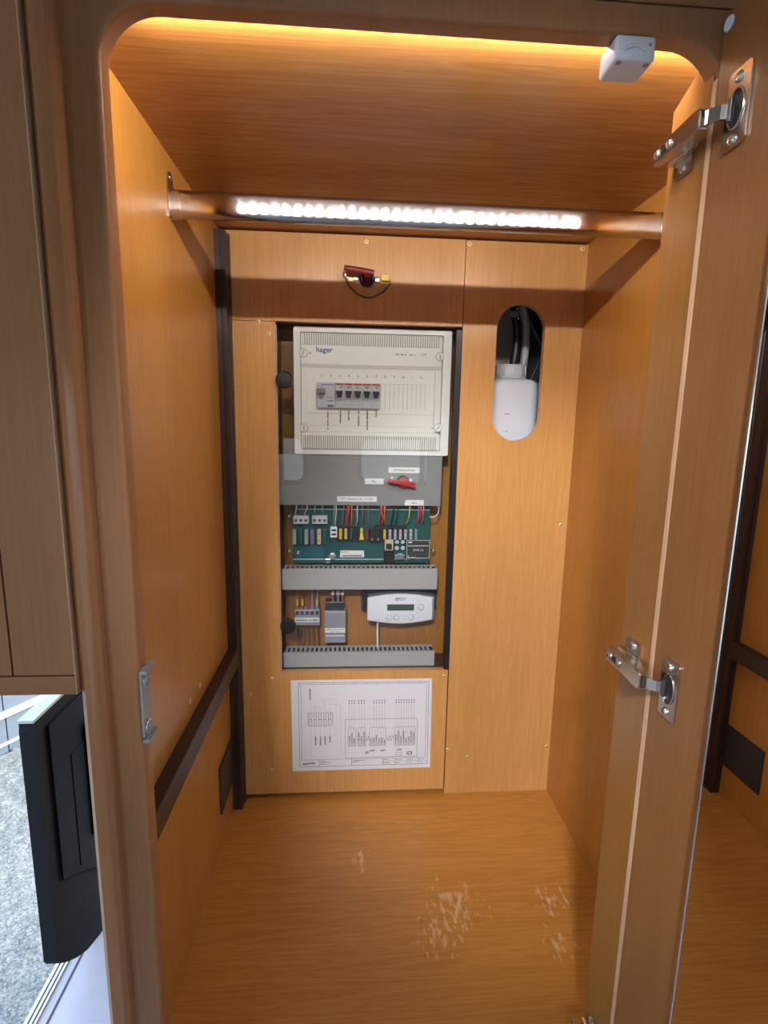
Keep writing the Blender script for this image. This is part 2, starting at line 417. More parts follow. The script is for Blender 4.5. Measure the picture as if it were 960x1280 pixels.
bp_r = obj('back_panel', B().prism([(OX1, 0.0), (XR, 0.0), (XR, ZC - 0.003), (OX1, ZC - 0.003)], 'y', -0.002, 0.012, [SLOT]), M_WOOD_BACK, wd)
obj('backing_board', B().prism(outline(0.0, XR, 0.0, ZC), 'y', 0.0135, 0.0175, [outline(OX0 - 0.0005, OX1 + 0.0005, OZ0 - 0.0005, OZ1 + 0.0025), stadium(0.594, 0.053, 0.812, 1.091)]), M_WOOD_INNER, wd)
obj('shadow_gap_strip', B().box(0.02, 0.474, 0.0122, 0.0134, 0.0, 0.03), M_BLACK, wd, label='black strip standing in for shade under the raised board')  # black strip paints the shadow in the gap above the floor
# dark corner strip and level rail on the left side
strip = [(0.0, 0.0), (0.0225, 0.0), (0.0225, -0.014), (0.0200, -0.016), (0.0200, -0.0355), (0.0135, -0.0355), (0.0135, -0.0325), (0.0095, -0.0325), (0.0095, -0.0355), (0.0, -0.0355)]
obj('corner_strip', B().prism(strip, 'z', 0.0, 1.192), M_STRIP, wd, label='dark brown upright corner strip')
obj('shelf_rail', B().box(0.0, 0.021, -0.548, -0.036, 0.341, 0.379, 0.0015), M_STRIP, wd, label='dark brown level shelf rail')
# hinge post with clipped top corner, edge band
post = [(-0.521, 0.0), (-0.580, 0.0), (-0.580, ZC), (-0.567, ZC), (-0.565, 1.178), (-0.556, 1.172), (-0.521, 1.157)]
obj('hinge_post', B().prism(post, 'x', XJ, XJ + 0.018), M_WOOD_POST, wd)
obj('filler_panel', B().box(XJ + 0.018, XR, YB, YB + 0.018, 0.0, ZC), M_WOOD_V, wd)
obj('edge_band', B().box(XJ - 0.0005, XJ + 0.016, -0.5858, -0.580, FLOOR + 0.06, 1.15), M_WOOD_EDGE, wd, label='pale edge band beside the door')
# face frame: one ring with rounded inside corners
def frame_hole(x0, x1, z0, z1, r, n=10):
    pts = [(x0, z0), (x1, z0)]
    pts += [(x1 - r + r * math.cos(math.radians(90 * k / n)), z1 - r + r * math.sin(math.radians(90 * k / n))) for k in range(n + 1)]
    pts += [(x0 + r + r * math.cos(math.radians(90 + 90 * k / n)), z1 - r + r * math.sin(math.radians(90 + 90 * k / n))) for k in range(n + 1)]
    return pts
ff = B().prism(outline(-0.006, 0.60, FLOOR, 1.2025), 'y', YF, YB, [frame_hole(XS, XJ + 0.006, 0.0, ZARCH, 0.046)])
eds = [e for e in ff.bm.edges if all(abs(v.co.y - YF) < 1e-6 for v in e.verts) and len(e.link_faces) == 2 and abs(e.link_faces[0].normal.dot(e.link_faces[1].normal)) < 0.5
       and all(XS - 1e-4 < v.co.x < XJ - 1e-4 and v.co.z > -0.01 for v in e.verts)]
bmesh.ops.recalc_face_normals(ff.bm, faces=ff.bm.faces)
ff.bm.normal_update()
eds = [e for e in ff.bm.edges if all(abs(v.co.y - YF) < 1e-6 for v in e.verts) and len(e.link_faces) == 2 and abs(e.link_faces[0].normal.dot(e.link_faces[1].normal)) < 0.5
       and all(XS - 1e-4 < v.co.x < XJ + 0.0061 and -0.001 < v.co.z < ZARCH + 1e-4 for v in e.verts)]
bmesh.ops.bevel(ff.bm, geom=eds, offset=0.005, segments=4, profile=0.5, affect='EDGES')
obj('face_frame', ff, M_WOOD_SOLID, wd, smooth=30)
obj('fascia_backing', B().box(-0.006, 1.2, YB - 0.001, YB + 0.011, 1.19, 1.30), M_WOOD_INNER, wd)
obj('fascia_board', B().box(-0.006, 1.2, YF, YB, 1.2042, 1.70), M_WOOD_SOLID_H, wd)
obj('fascia_side', B().box(0.602, 1.2, YF + 0.001, YB, FLOOR, 1.2025), M_WOOD_SOLID, wd)
# rounded moulding up the left of the frame
mould = [(-0.008, -0.567), (-0.008, -0.589), (-0.0062, -0.5935), (-0.0008, -0.5985), (0.0055, -0.5992), (0.0115, -0.5985), (0.0155, -0.5935), (0.0165, -0.589), (0.0165, -0.5855), (0.02, -0.5855), (0.02, -0.567)]
obj('corner_moulding', B().prism(mould, 'z', FLOOR, 1.70), M_WOOD_GLOSS, wd, smooth=22)

# screws in the back boards
def screw(parent, x, y, z, r=0.0042, mat=None, axis='y', sgn=-1):
    mat = mat or M_BRASS
    c = (x, y, z)
    h = sgn * 0.0012
    o = obj('screw', B().lathe([(r, 0.0), (r, h * 0.5), (r * 0.8, h), (r * 0.42, h)], c, axis, 14), mat, parent, smooth=True)
    return o
def cross(parent, x, y, z, r, axis='y', sgn=-1):
    a, b = r * 0.36, r * 0.13; t0, t1 = sgn * 0.0009, sgn * 0.0014
    bb = B()
    for (u, w) in ((a, b), (b, a)):
        if axis == 'y': bb.box(x - u, x + u, y + min(t0, t1), y + max(t0, t1), z - w, z + w)
        else: bb.box(x + min(t0, t1), x + max(t0, t1), y - u, y + u, z - w, z + w)
    return obj('cross_slot', bb, M_BRASS_DARK, parent)
for px, py, pn, yy in [(458, 302, bp_t, -.003), (587, 305, bp_r, -.002), (728, 311, bp_r, -.002), (323, 402, bp_t, -.003), (336, 417, bp_l, -.004), (574.5, 402, bp_t, -.003),
                       (701, 656, bp_r, -.002), (684, 933, bp_r, -.002), (584, 946, bp_r, -.002), (559, 937, bp_r, -.002), (340, 848, bp_l, -.004), (340, 962, bp_l, -.004), (557, 845, bp_l, -.004), (313, 868, bp_l, -.004)]:
    x, z = survey_y(px, py, yy)
    x = min(max(x, 0.03), 0.712) if pn is not bp_l else min(x, 0.465)
    screw(pn, x, yy, z); cross(pn, x, yy, z, 0.0042)
for (yy, zz) in ((-0.238, 0.404), (-0.292, 0.406)):
    screw(wd, 0.0, yy, zz, 0.0045, axis='x', sgn=1); cross(wd, 0.0, yy, zz, 0.0045, axis='x', sgn=1)

# open door with its mirror, hung on the right of the opening
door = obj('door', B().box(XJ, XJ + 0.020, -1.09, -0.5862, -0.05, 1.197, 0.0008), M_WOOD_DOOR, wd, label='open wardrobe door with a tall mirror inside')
obj('mirror', B().box(XJ - 0.0038, XJ + 0.0002, -1.06, -0.680, 0.0, 1.16), M_MIRROR, door, label='tall mirror')
obj('mirror_edge', B().box(XJ - 0.0045, XJ + 0.0002, -0.680, -0.6775, -0.002, 1.162), M_STEEL_BRIGHT, door, label='bright mirror edge')
obj('cover_cap', B().lathe([(0.0058, 0.0), (0.0058, -0.001), (0.0048, -0.0018), (0.0015, -0.0012)], (XJ, -0.5935, 1.187), 'x', 18), M_WHITE_PL, door, smooth=True, label='pale round cover cap')
def at_angle(o, deg):
    hinge = Vector((XJ, -0.5862, 0)) - origin_of(wd)
    o.matrix_basis = Matrix.Translation(hinge) @ Matrix.Rotation(math.radians(deg), 4, 'Z') @ Matrix.Translation(-hinge)
at_angle(door, 0.3)

# cup hinges: arm and plate on the post, cup on the door
def make_hinge(zc):
    h = thing('cabinet_hinge', 'nickel cup hinge at the top of the wardrobe door', 'hinge', (XJ, -0.58, zc), 'cup hinges of the wardrobe door')
    # mounting plate with two wings
    mp = B().prism([(-0.563, zc - 0.0235), (-0.540, zc - 0.0235), (-0.537, zc - 0.021), (-0.537, zc + 0.021), (-0.540, zc + 0.0235), (-0.563, zc + 0.0235)], 'x', XJ - 0.0022, XJ)
    mp.box(XJ - 0.010, XJ - 0.002, -0.574, -0.532, zc - 0.0085, zc + 0.0085, 0.001)
    obj('mounting_plate', mp, M_NICKEL, h, smooth=30)
    for s in (-1, 1):
        sc = obj('screw', B().lathe([(0.0045, 0.0), (0.0045, -0.001), (0.0032, -0.0022), (0.0015, -0.0016)], (XJ - 0.0022, -0.5505, zc + s * 0.0165), 'x', 14), M_STEEL_BRIGHT, h, smooth=True)
    # arm: folded channel, wide at the knuckle
    prof = [(-0.5325, zc - 0.0068), (-0.562, zc - 0.0074), (-0.590, zc - 0.0088), (-0.598, zc - 0.0086), (-0.600, zc - 0.006), (-0.600, zc + 0.006), (-0.598, zc + 0.0086), (-0.590, zc + 0.0088), (-0.562, zc + 0.0074), (-0.5325, zc + 0.0068)]
    arm = B().prism(prof, 'x', XJ - 0.0225, XJ - 0.0205)
    for s in (-1, 1):
        side = [(-0.5325, XJ - 0.0215), (-0.600, XJ - 0.0215), (-0.6015, XJ - 0.013), (-0.592, XJ - 0.0075), (-0.575, XJ - 0.0085), (-0.556, XJ - 0.0125), (-0.5325, XJ - 0.0165)]
        start = len(arm.bm.verts)
        z0 = zc + s * 0.0076
        arm.bm.verts.ensure_lookup_table()
        va = [arm.bm.verts.new((q[1], q[0], z0 - 0.0008)) for q in side]; vb = [arm.bm.verts.new((q[1], q[0], z0 + 0.0008)) for q in side]
        arm.bm.faces.new(va); arm.bm.faces.new(vb)
        for i in range(len(side)):
            j = (i + 1) % len(side); arm.bm.faces.new((va[i], va[j], vb[j], vb[i]))
    a = obj('hinge_arm', arm, M_NICKEL, h)
    for yy in (-0.5385, -0.558):
        obj('adjusting_screw', B().lathe([(0.0040, 0.0), (0.0040, -0.0012), (0.0030, -0.0018), (0.0012, -0.0010)], (XJ - 0.0225, yy, zc), 'x', 14), M_STEEL_BRIGHT, a, smooth=True)
    obj('arm_slot', B().box(XJ - 0.0231, XJ - 0.0224, -0.552, -0.5455, zc - 0.0035, zc + 0.0035), M_BLACK, a, label='dark slot in the arm')
    # knuckle link into the cup
    lk = B()
    path = [(XJ - 0.0205, -0.594), (XJ - 0.0170, -0.604), (XJ - 0.0105, -0.6105), (XJ - 0.0015, -0.6135)]
    for (p0, p1) in zip(path, path[1:]):
        lk.prism([(p0[0], p0[1]), (p1[0], p1[1]), (p1[0] + 0.0025, p1[1] + 0.002), (p0[0] + 0.0025, p0[1] + 0.002)], 'z', zc - 0.0056, zc + 0.0056)
    obj('knuckle_link', lk, M_NICKEL, h)
    # cup flange on the door
    fl = rrect(-0.6305, -0.604, zc - 0.0305, zc + 0.0305, 0.004, 4)
    cup = [(-0.6165 + 0.0085 * math.cos(2 * math.pi * q / 18), zc + 0.0145 * math.sin(2 * math.pi * q / 18)) for q in range(18)]
    pl = B().prism(fl, 'x', XJ - 0.0018, XJ - 0.0001, [cup])
    cp = obj('cup_flange', pl, M_NICKEL, h)
    obj('cup_rim', B().tube([(XJ - 0.0022, q[0], q[1]) for q in [(-0.6165 + 0.0095 * math.cos(2 * math.pi * v / 20), zc + 0.0155 * math.sin(2 * math.pi * v / 20)) for v in range(20)]], 0.0007, 6, True), M_NICKEL, cp, smooth=True)
    obj('cup_well', B().prism(cup, 'x', XJ - 0.0006, XJ - 0.0002), M_STEEL_DARK, cp, label='dark hollow of the cup')
    obj('cup_pin', B().cyl((XJ - 0.0045, -0.6135, 0), 0.0022, zc - 0.0085, zc + 0.0085, 'z', 10), M_STEEL_DARK, cp, smooth=True)
    for s in (-1, 1):
        obj('screw', B().lathe([(0.0042, 0.0), (0.0042, -0.001), (0.003, -0.0024), (0.0014, -0.0018)], (XJ - 0.0018, -0.6165, zc + s * 0.0235), 'x', 14), M_STEEL_BRIGHT, h, smooth=True)
    return h
hg = make_hinge(1.110)
dup(hg, (XJ, -0.58, 0.591), 'nickel cup hinge halfway down the wardrobe door')
dup(hg, (XJ, -0.58, 0.072), 'nickel cup hinge at the foot of the wardrobe door')

# strike plate on the left stile
sp_ = thing('strike_plate', 'small grey strike plate screwed to the left stile edge', 'strike plate', (XS, -0.576, 0.563))
spb = B().prism([(-0.5862, 0.5315), (-0.5862, 0.6005), (-0.580, 0.603), (-0.566, 0.600), (-0.566, 0.529), (-0.580, 0.5275)], 'x', XS, XS + 0.0022)
obj('plate', spb, M_ZINC, sp_)
for zz in (0.527, 0.6005):
    s = -1 if zz < 0.56 else 1
    obj('lip', B().box(XS, XS + 0.007, -0.586, -0.562, zz - 0.002, zz + 0.002, 0.0006), M_ZINC, sp_)
    scw = obj('screw', B().lathe([(0.0062, 0.0), (0.0062, 0.0014), (0.0045, 0.0028), (0.002, 0.002)], (XS + 0.0022, -0.576, zz - s * 0.0115), 'x', 16), M_GREY_MID, sp_, smooth=True)
    obj('collar', B().tube([(XS + 0.0026, -0.576 + 0.0068 * math.cos(2 * math.pi * q / 16), zz - s * 0.0115 + 0.0068 * math.sin(2 * math.pi * q / 16)) for q in range(16)], 0.0009, 6, True), M_STEEL_BRIGHT, sp_, smooth=True)

# black plate on the left side near the corner
tag(obj('cover_plate', B().box(0.0, 0.004, -0.1435, -0.038, 0.078, 0.1785, 0.0008), M_PLATE_DARK), 'square charcoal cover plate low on the left inner side', 'cover plate')

# ------------------------------------------------------------------ light strip behind the top rail
led = thing('led_strip', 'slim light strip tucked behind the top rail', 'light strip', (0.36, -0.556, 1.195))
obj('profile', B().box(0.040, 0.690, -0.5668, -0.5466, 1.1968, 1.2048), M_ALU, led)
for i in range(32):
    x = 0.052 + i * (0.676 - 0.052) / 31
    if i == 0:
        d0 = obj('diode', B().box(-0.0032, 0.0032, -0.0004, 0.0012, -0.0032, 0.0032), M_LED); d0.parent = led
    else:
        d0 = d0.copy(); COL.objects.link(d0)
    d0.location = Vector((x - 0.36, 0.0100, 0.0052)); d0.rotation_euler = (math.radians(-14), 0, 0)

# ------------------------------------------------------------------ hanging rail
M_RAIL = plain('rail_chrome', (0.50, 0.485, 0.48), 0.135, 1.0, var=0.02)   # drawn tube: finely brushed along its length
_p = M_RAIL.node_tree.nodes['Principled BSDF']; _t = M_RAIL.node_tree.nodes.new('ShaderNodeTangent'); _t.direction_type = 'RADIAL'; _t.axis = 'X'
M_RAIL.node_tree.links.new(_t.outputs[0], _p.inputs['Tangent']); _p.inputs['Anisotropic'].default_value = 0.96
rail = thing('hanging_rail', 'oval chrome clothes rail across the top of the wardrobe', 'clothes rail', (0.36, -0.277, 1.1415))
def stad_x(hw, hh, n=8):
    pts = [(-0.277 + hw * math.cos(math.radians(180 * k / n)), 1.1415 + hh - hw + hw * math.sin(math.radians(180 * k / n))) for k in range(n + 1)]
    return pts + [(-0.277 + hw * math.cos(math.radians(180 + 180 * k / n)), 1.1415 - hh + hw + hw * math.sin(math.radians(180 + 180 * k / n))) for k in range(n + 1)]
obj('tube', B().prism(stad_x(0.0078, 0.0182), 'x', 0.004, XR - 0.004), M_RAIL, rail, smooth=30)
for x0, x1, sg in ((0.0, 0.0022, 1), (XR - 0.0022, XR, -1)):
    br = B().prism([(q[0], q[1]) for q in [(-0.289, 1.122), (-0.265, 1.122), (-0.265, 1.166), (-0.269, 1.178), (-0.273, 1.182), (-0.281, 1.182), (-0.285, 1.178), (-0.289, 1.166)]], 'x', x0, x1)
    e0, e1 = (0.002, 0.016) if sg > 0 else (XR - 0.016, XR - 0.002)
    br.prism(stad_x(0.0095, 0.019), 'x', e0, e1)
    k_ = obj('end_bracket', br, M_NICKEL, rail, smooth=30)
    obj('screw', B().lathe([(0.0035, 0.0), (0.0035, sg * 0.001), (0.0022, sg * 0.0018)], (x1 if sg > 0 else x0, -0.277, 1.1755), 'x', 12), M_STEEL_BRIGHT, k_, smooth=True)

# ------------------------------------------------------------------ small white switch under the top rail
sw = thing('door_switch', 'small white plastic door switch under the top rail', 'switch', (0.494, -0.571, 1.18))
hb = B().box(0.476, 0.512, -0.5853, -0.5535, 1.1600, 1.1798, 0.003, 3)
obj('housing', hb, M_WHITE_PL, sw, smooth=35)
arc = [(0.484 + 0.018 * k / 8, -0.5858, 1.1675 + 0.0035 * math.sin(math.pi * k / 8)) for k in range(9)]
obj('ridge', B().tube(arc, 0.0014, 6), M_WHITE_PL, sw, smooth=True)
for (x, y, z, ax) in ((0.4815, -0.581, 1.1600, 'z'), (0.5065, -0.580, 1.1600, 'z')):
    obj('screw_hole', B().cyl((x, y, 0), 0.0026, z - 0.0003, z + 0.001, 'z', 12), M_GREY_MID, sw)
obj('screw_hole', B().cyl((0.5065, 0, 1.1725), 0.0014, -0.5856, -0.584, 'y', 10), M_GREY_MID, sw)

# ------------------------------------------------------------------ key switch with chain, on the top back board
yk = -0.003
ks = thing('battery_key_switch', 'red T-handle battery switch with a chain on the top back board', 'switch', (0.2825, yk, 1.118))
def S(px, py, y): x, z = survey_y(px, py, y); return Vector((x, y, z))
cx, cz = survey_y(458.5, 349.5, yk)
obj('socket', B().lathe([(0.0145, 0.0), (0.0145, -0.006), (0.0115, -0.012), (0.0095, -0.0125), (0.006, -0.009)], (cx, yk, cz), 'y', 24), M_BLACK, ks, smooth=True)
a, b_ = S(430, 334.5, -0.028), S(467.5, 341.5, -0.028)
hd = B().tube([a, a.lerp(b_, 0.1), a.lerp(b_, 0.6), b_], [0.0045, 0.0052, 0.0062, 0.0058], 10)
hd.tube([S(459, 349, -0.014), S(459.5, 343, -0.027)], 0.0068, 10)
obj('handle', hd, M_DARKRED, ks, smooth=40, label='dark red T-shaped handle')
for (px, py, r) in ((444.7, 348.5, 0.0052), (471.3, 350.3, 0.0060)):
    x, z = survey_y(px, py, yk)
    obj('bolt', B().lathe([(r, 0.0), (r, -0.003), (r * 0.75, -0.0055), (r * 0.3, -0.0058)], (x, yk, z), 'y', 12), M_STEEL_BRIGHT, ks, smooth=True)
t0, t1 = S(476.5, 343.5, -0.008), S(486.5, 351.5, -0.008)
obj('tag', B().box(t0.x, t1.x, -0.010, -0.006, t1.z, t0.z, 0.001), M_YELLOW, ks, label='yellow tag')
w0 = S(438, 349.5, -0.005)
obj('terminal', B().box(w0.x - 0.004, w0.x + 0.006, -0.008, yk, w0.z - 0.003, w0.z + 0.003), M_BRASS, ks)
cpts = spline([S(430.5, 338, -0.024), S(431.5, 346, -0.016), S(436, 356, -0.007), S(446, 367, -0.006), S(461, 372.5, -0.006), S(477, 366, -0.006), S(486, 357, -0.006), S(488, 350, -0.008)], 40)
# chain links spaced along the curve
ln = [0.0]
for u, w in zip(cpts, cpts[1:]): ln.append(ln[-1] + (w - u).length)
nl = int(ln[-1] / 0.0046); lk0 = []
for i in range(nl):
    d = (i + 0.5) * 0.0046
    j = max(q for q in range(len(ln)) if ln[q] <= d); j = min(j, len(cpts) - 2)
    p_ = cpts[j]; t_ = (cpts[j + 1] - cpts[j]).normalized()
    nrm = Vector((0, -1, 0)) if i % 2 else t_.cross(Vector((0, -1, 0))).normalized()
    sd = t_.cross(nrm).normalized()
    ring = [p_ + t_ * (0.0034 * math.cos(2 * math.pi * q / 8)) + sd * (0.0019 * math.sin(2 * math.pi * q / 8)) for q in range(8)]
    obj('chain_link', B().tube(ring, 0.00055, 4, True), M_STEEL_DARK, ks, smooth=True)
rg = S(430.5, 341, -0.02)
obj('key_ring', B().tube([rg + Vector((0.0025 * math.cos(2 * math.pi * q / 14), 0, -0.004 + 0.006 * math.sin(2 * math.pi * q / 14))) for q in range(14)], 0.0007, 6, True), M_STEEL_BRIGHT, ks, smooth=True)

# ------------------------------------------------------------------ recess behind the glass
rc = B()
DY = 0.085
obj('recess_back', B().box(OX0 - 0.012, OX1 + 0.012, DY, DY + 0.012, OZ0 - 0.012, OZ1 + 0.012), M_WOOD_V, wd)
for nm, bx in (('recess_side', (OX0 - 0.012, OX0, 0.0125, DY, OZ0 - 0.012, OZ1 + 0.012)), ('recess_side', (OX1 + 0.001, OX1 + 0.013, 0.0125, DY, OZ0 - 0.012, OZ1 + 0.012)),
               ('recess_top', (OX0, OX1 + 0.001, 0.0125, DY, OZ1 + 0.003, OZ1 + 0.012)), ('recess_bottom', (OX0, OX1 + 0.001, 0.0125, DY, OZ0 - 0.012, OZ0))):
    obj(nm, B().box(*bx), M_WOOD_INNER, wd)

# ------------------------------------------------------------------ glass cover
gc = thing('glass_cover', 'clear hinged cover sheet with two black knobs over the electrics', 'cover', (0.285, 0.004, OZ0))
obj('pane', B().box(OX0 + 0.001, 0.4635, 0.000, 0.004, OZ0 + 0.001, OZ1 - 0.004, 0.0006), M_GLASS, gc)
obj('hinge_strip', B().box(0.4640, OX1 - 0.0008, -0.001, 0.009, OZ0 + 0.001, OZ1 - 0.003), M_BLACK, gc, label='black upright hinge strip')
obj('edge_highlight', B().box(OX0 + 0.0002, OX0 + 0.0026, -0.0006, 0.006, OZ0 + 0.001, OZ1 - 0.004), M_CLEARGREY, gc)  # grey strip stands in for light caught in the polished edge
for px, py in ((355, 474.5), (360, 783)):
    x, z = survey_y(px, py, -0.014)
    kb = obj('knob', B().lathe([(0.0060, 0.0), (0.0060, -0.006), (0.0165, -0.008), (0.0165, -0.0135), (0.0145, -0.0155), (0.005, -0.016)], (x, 0.0, z), 'y', 28), M_BLACK, gc, smooth=True)

# ------------------------------------------------------------------ distribution box
YH = 0.020
HX0, HX1, HZ0, HZ1 = 0.137, 0.4585, 0.7815, 1.0352
db = thing('distribution_box', 'cream plastic distribution box with twelve numbered slots behind the cover', 'fuse box', (0.298, DY, HZ0))
obj('body', B().box(HX0 + 0.004, HX1 - 0.004, YH + 0.012, DY, HZ0 + 0.003, HZ1 - 0.003), M_CREAM, db)
bez = B().prism(rrect(HX0, HX1, HZ0, HZ1, 0.004, 3), 'y', YH, YH + 0.014, [rrect(HX0 + 0.0135, HX1 - 0.017, HZ0 + 0.0095, HZ1 - 0.0095, 0.003, 3)])
obj('frame', bez, M_CREAM, db)
CX0, CX1 = HX0 + 0.0150, HX1 - 0.0215
# cover: upper and lower fields, a recessed device field between
dev0, dev1 = 0.8285, 0.9650     # z span of the recessed device field
BRX0, BRX1, BRZ0, BRZ1 = 0.1835, 0.4295, 0.8765, 0.9275
BK0 = 0.1835; PITCHB = 0.01857
obj('upper_cover', B().box(CX0, CX1, YH + 0.001, YH + 0.013, dev1, HZ1 - 0.011, 0.0008), M_CREAM, db)
obj('lower_cover', B().box(CX0, CX1, YH + 0.001, YH + 0.013, HZ0 + 0.0105, dev0, 0.0008), M_CREAM, db)
fld = B().prism(outline(CX0, CX1, dev0 + 0.0004, dev1 - 0.0004), 'y', YH + 0.006, YH + 0.0125, [outline(BK0 - 0.0005, BK0 + 7 * PITCHB + 0.0005, BRZ0 - 0.0006, BRZ1 + 0.0006)])
fl_ = obj('device_field', fld, M_CREAM, db)
obj('sloped_edge', B().prism([(YH + 0.001, dev1 + 0.0005), (YH + 0.001, dev1 - 0.001), (YH + 0.0055, dev1 - 0.0085), (YH + 0.0062, dev1 - 0.0085), (YH + 0.0062, dev1 + 0.0005)], 'x', CX0, CX1), M_CREAM, db)
obj('side_rail', B().box(CX0, CX0 + 0.011, YH + 0.002, YH + 0.0066, dev0 + 0.002, dev1 - 0.0085), M_CREAM, db)
obj('side_rail', B().box(CX1 - 0.009, CX1, YH + 0.002, YH + 0.0066, dev0 + 0.002, dev1 - 0.0085), M_CREAM, db)
# ventilation ribs
for z0, z1, nm in ((1.0015, 1.0225, 0), (0.7935, 0.8195, 1)):
    g = B(); x = CX0 + 0.004
    while x < CX1 - 0.004:
        g.box(x, x + 0.0024, YH - 0.0006, YH + 0.0012, z0, z1); x += 0.0046
    obj('vent_rib', g, M_CREAM, db, kind='stuff')
    g = B().box(CX0 + 0.003, CX1 - 0.003, YH + 0.0006, YH + 0.0011, z0 - 0.0005, z1 + 0.0005)
    obj('vent_ground', g, M_CREAM_GROOVE, db)
# lines of the device field flap
g = B()
yl = YH + 0.0056
for (x0, x1, z0, z1) in ((CX0 + 0.012, CX1 - 0.010, 0.8655, 0.8661), (CX0 + 0.012, CX1 - 0.010, 0.8405, 0.8409), (CX1 - 0.0112, CX1 - 0.0105, 0.842, 0.953), (BK0 + 7 * PITCHB + 0.002, BK0 + 12 * PITCHB + 0.002, BRZ1 - 0.0003, BRZ1 + 0.0001)):
    g.box(x0, x1, yl, yl + 0.001, z0, z1)
obj('score_lines', g, M_INK_SOFT, db)
obj('blanking_ground', B().box(BK0 + 7 * PITCHB + 0.001, BK0 + 12 * PITCHB + 0.001, YH + 0.0056, YH + 0.0066, BRZ0, BRZ1 - 0.0006), M_INK_SOFT, db)
for i in range(10):
    xb = BK0 + 7 * PITCHB + 0.001 + i * 0.00925
    obj('blanking_strip', B().box(xb + 0.0004, xb + 0.0088, YH + 0.0050, YH + 0.0070, BRZ0, BRZ1 - 0.0006), M_CREAM, db)
for px, py, s in ((379, 441, 0.3), (550, 446, -0.1), (380, 535, 0.0), (547.5, 535, 0.8)):
    x, z = survey_y(px, py, YH)
    q = obj('quarter_turn_screw', B().lathe([(0.0082, 0.002), (0.0082, -0.0004), (0.0075, -0.0010), (0.002, -0.0010)], (x, YH, z), 'y', 22), M_CREAM, db, smooth=True)
    obj('ring_groove', B().tube([(x + 0.0086 * math.cos(2 * math.pi * v / 22), YH + 0.0004, z + 0.0086 * math.sin(2 * math.pi * v / 22)) for v in range(22)], 0.0006, 4, True), M_INK_SOFT, q)
    sl = B().box(x - 0.0010, x + 0.0010, YH - 0.0014, YH - 0.0009, z - 0.0055, z + 0.0055); sl.rot(s, 'Y', (x, YH, z))
    obj('slot', sl, M_INK_SOFT, q)
    if px < 390 and py < 500:
        obj('mark', B().box(x + 0.0115, x + 0.0165, YH + 0.0004, YH + 0.0012, z - 0.0006, z + 0.0006), M_INK, db)
    if px > 540 and py > 500:
        obj('mark', B().box(x - 0.0135, x - 0.0095, YH + 0.0004, YH + 0.0012, z - 0.0016, z - 0.0004), M_INK, db)
text('lettering', 'hager', 0.0150, 0.1985, YH + 0.0008, 0.9915, M_INK_BLUE, db, bold=0.0002)
for i in range(12):
    text('lettering', str(i + 1), 0.0068, BK0 + (i + 0.5) * PITCHB + 0.0005, YH + 0.0058, 0.9415, M_INK, db)
def print_run(bb, x0, x1, z, h, y, seed, vertical=False, fill=0.8):
    """short dashes standing where the photo's print is too small to read"""
    r = random.Random(seed); u = x0
    while u < x1:
        w = r.uniform(0.7, 1.4) * h * 0.55
        if r.random() < fill:
            hh = h * r.choice((0.7, 0.7, 1.0))
            if vertical: bb.box(z - hh / 2, z + hh / 2, y, y + 0.0003, u, min(u + w, x1))
            else: bb.box(u, min(u + w, x1), y, y + 0.0003, z - h / 2, z - h / 2 + hh)
        u += w + h * 0.22
g = B(); print_run(g, 0.343, 0.391, 0.9865, 0.0028, YH + 0.0007, 3); obj('fine_print', g, M_INK_GREY, db)
text('lettering', '224', 0.0075, 0.4010, YH + 0.0008, 0.9872, M_INK_GREY, db)
g = B()
for px, y0, y1 in ((409.8, 513, 537), (425.5, 513, 529), (436, 513, 525.5), (448.2, 513, 532), (459.2, 513, 537), (470.3, 513, 521.5)):
    x, za = survey_y(px, y0, YH + 0.0056); _, zb = survey_y(px, y1, YH + 0.0056)
    print_run(g, zb, za, x, 0.0030, YH + 0.0052, int(px), True, 0.95)
obj('circuit_lettering', g, M_INK, db)

# breakers clipped in the box
def breaker_at(i, lab):
    x0 = BK0 + i * PITCHB; x1 = x0 + PITCHB - 0.0004; xm = (x0 + x1) / 2
    t = thing('circuit_breaker', lab, 'breaker', (xm, YH + 0.04, BRZ0), 'breakers in the distribution box')
    obj('body', B().box(x0, x1, YH - 0.002, YH + 0.04, BRZ0, BRZ1, 0.0006), M_GREY_DEV, t)
    obj('raised_nose', B().box(x0 + 0.0012, x1 - 0.0012, YH - 0.0048, YH - 0.0018, BRZ0 + 0.0155, BRZ1 - 0.0135, 0.0006), M_GREY_DEV, t)
    obj('red_stripe', B().box(x0 + 0.0008, x1 - 0.0008, YH - 0.0026, YH - 0.0018, BRZ1 - 0.0048, BRZ1 - 0.0014), M_INK_RED, t)
    g = B(); print_run(g, x0 + 0.005, x1 - 0.003, BRZ1 - 0.0085, 0.004, YH - 0.0024, i); obj('rating_print', g, M_INK_GREY, t)
    tg = B().prism([(xm - 0.0064, BRZ0 + 0.0345), (xm + 0.0064, BRZ0 + 0.0345), (xm + 0.0064, BRZ0 + 0.0300), (xm + 0.0046, BRZ0 + 0.0265), (xm + 0.0046, BRZ0 + 0.0215), (xm - 0.0046, BRZ0 + 0.0215), (xm - 0.0046, BRZ0 + 0.0265), (xm - 0.0064, BRZ0 + 0.0300)], 'y', YH - 0.0115, YH - 0.0045)
    obj('toggle', tg, M_BLACK, t)
    obj('lower_print', B().box(x0 + 0.002, x1 - 0.002, YH - 0.0024, YH - 0.0018, BRZ0 + 0.0075, BRZ0 + 0.0082), M_INK_SOFT, t)
    return t
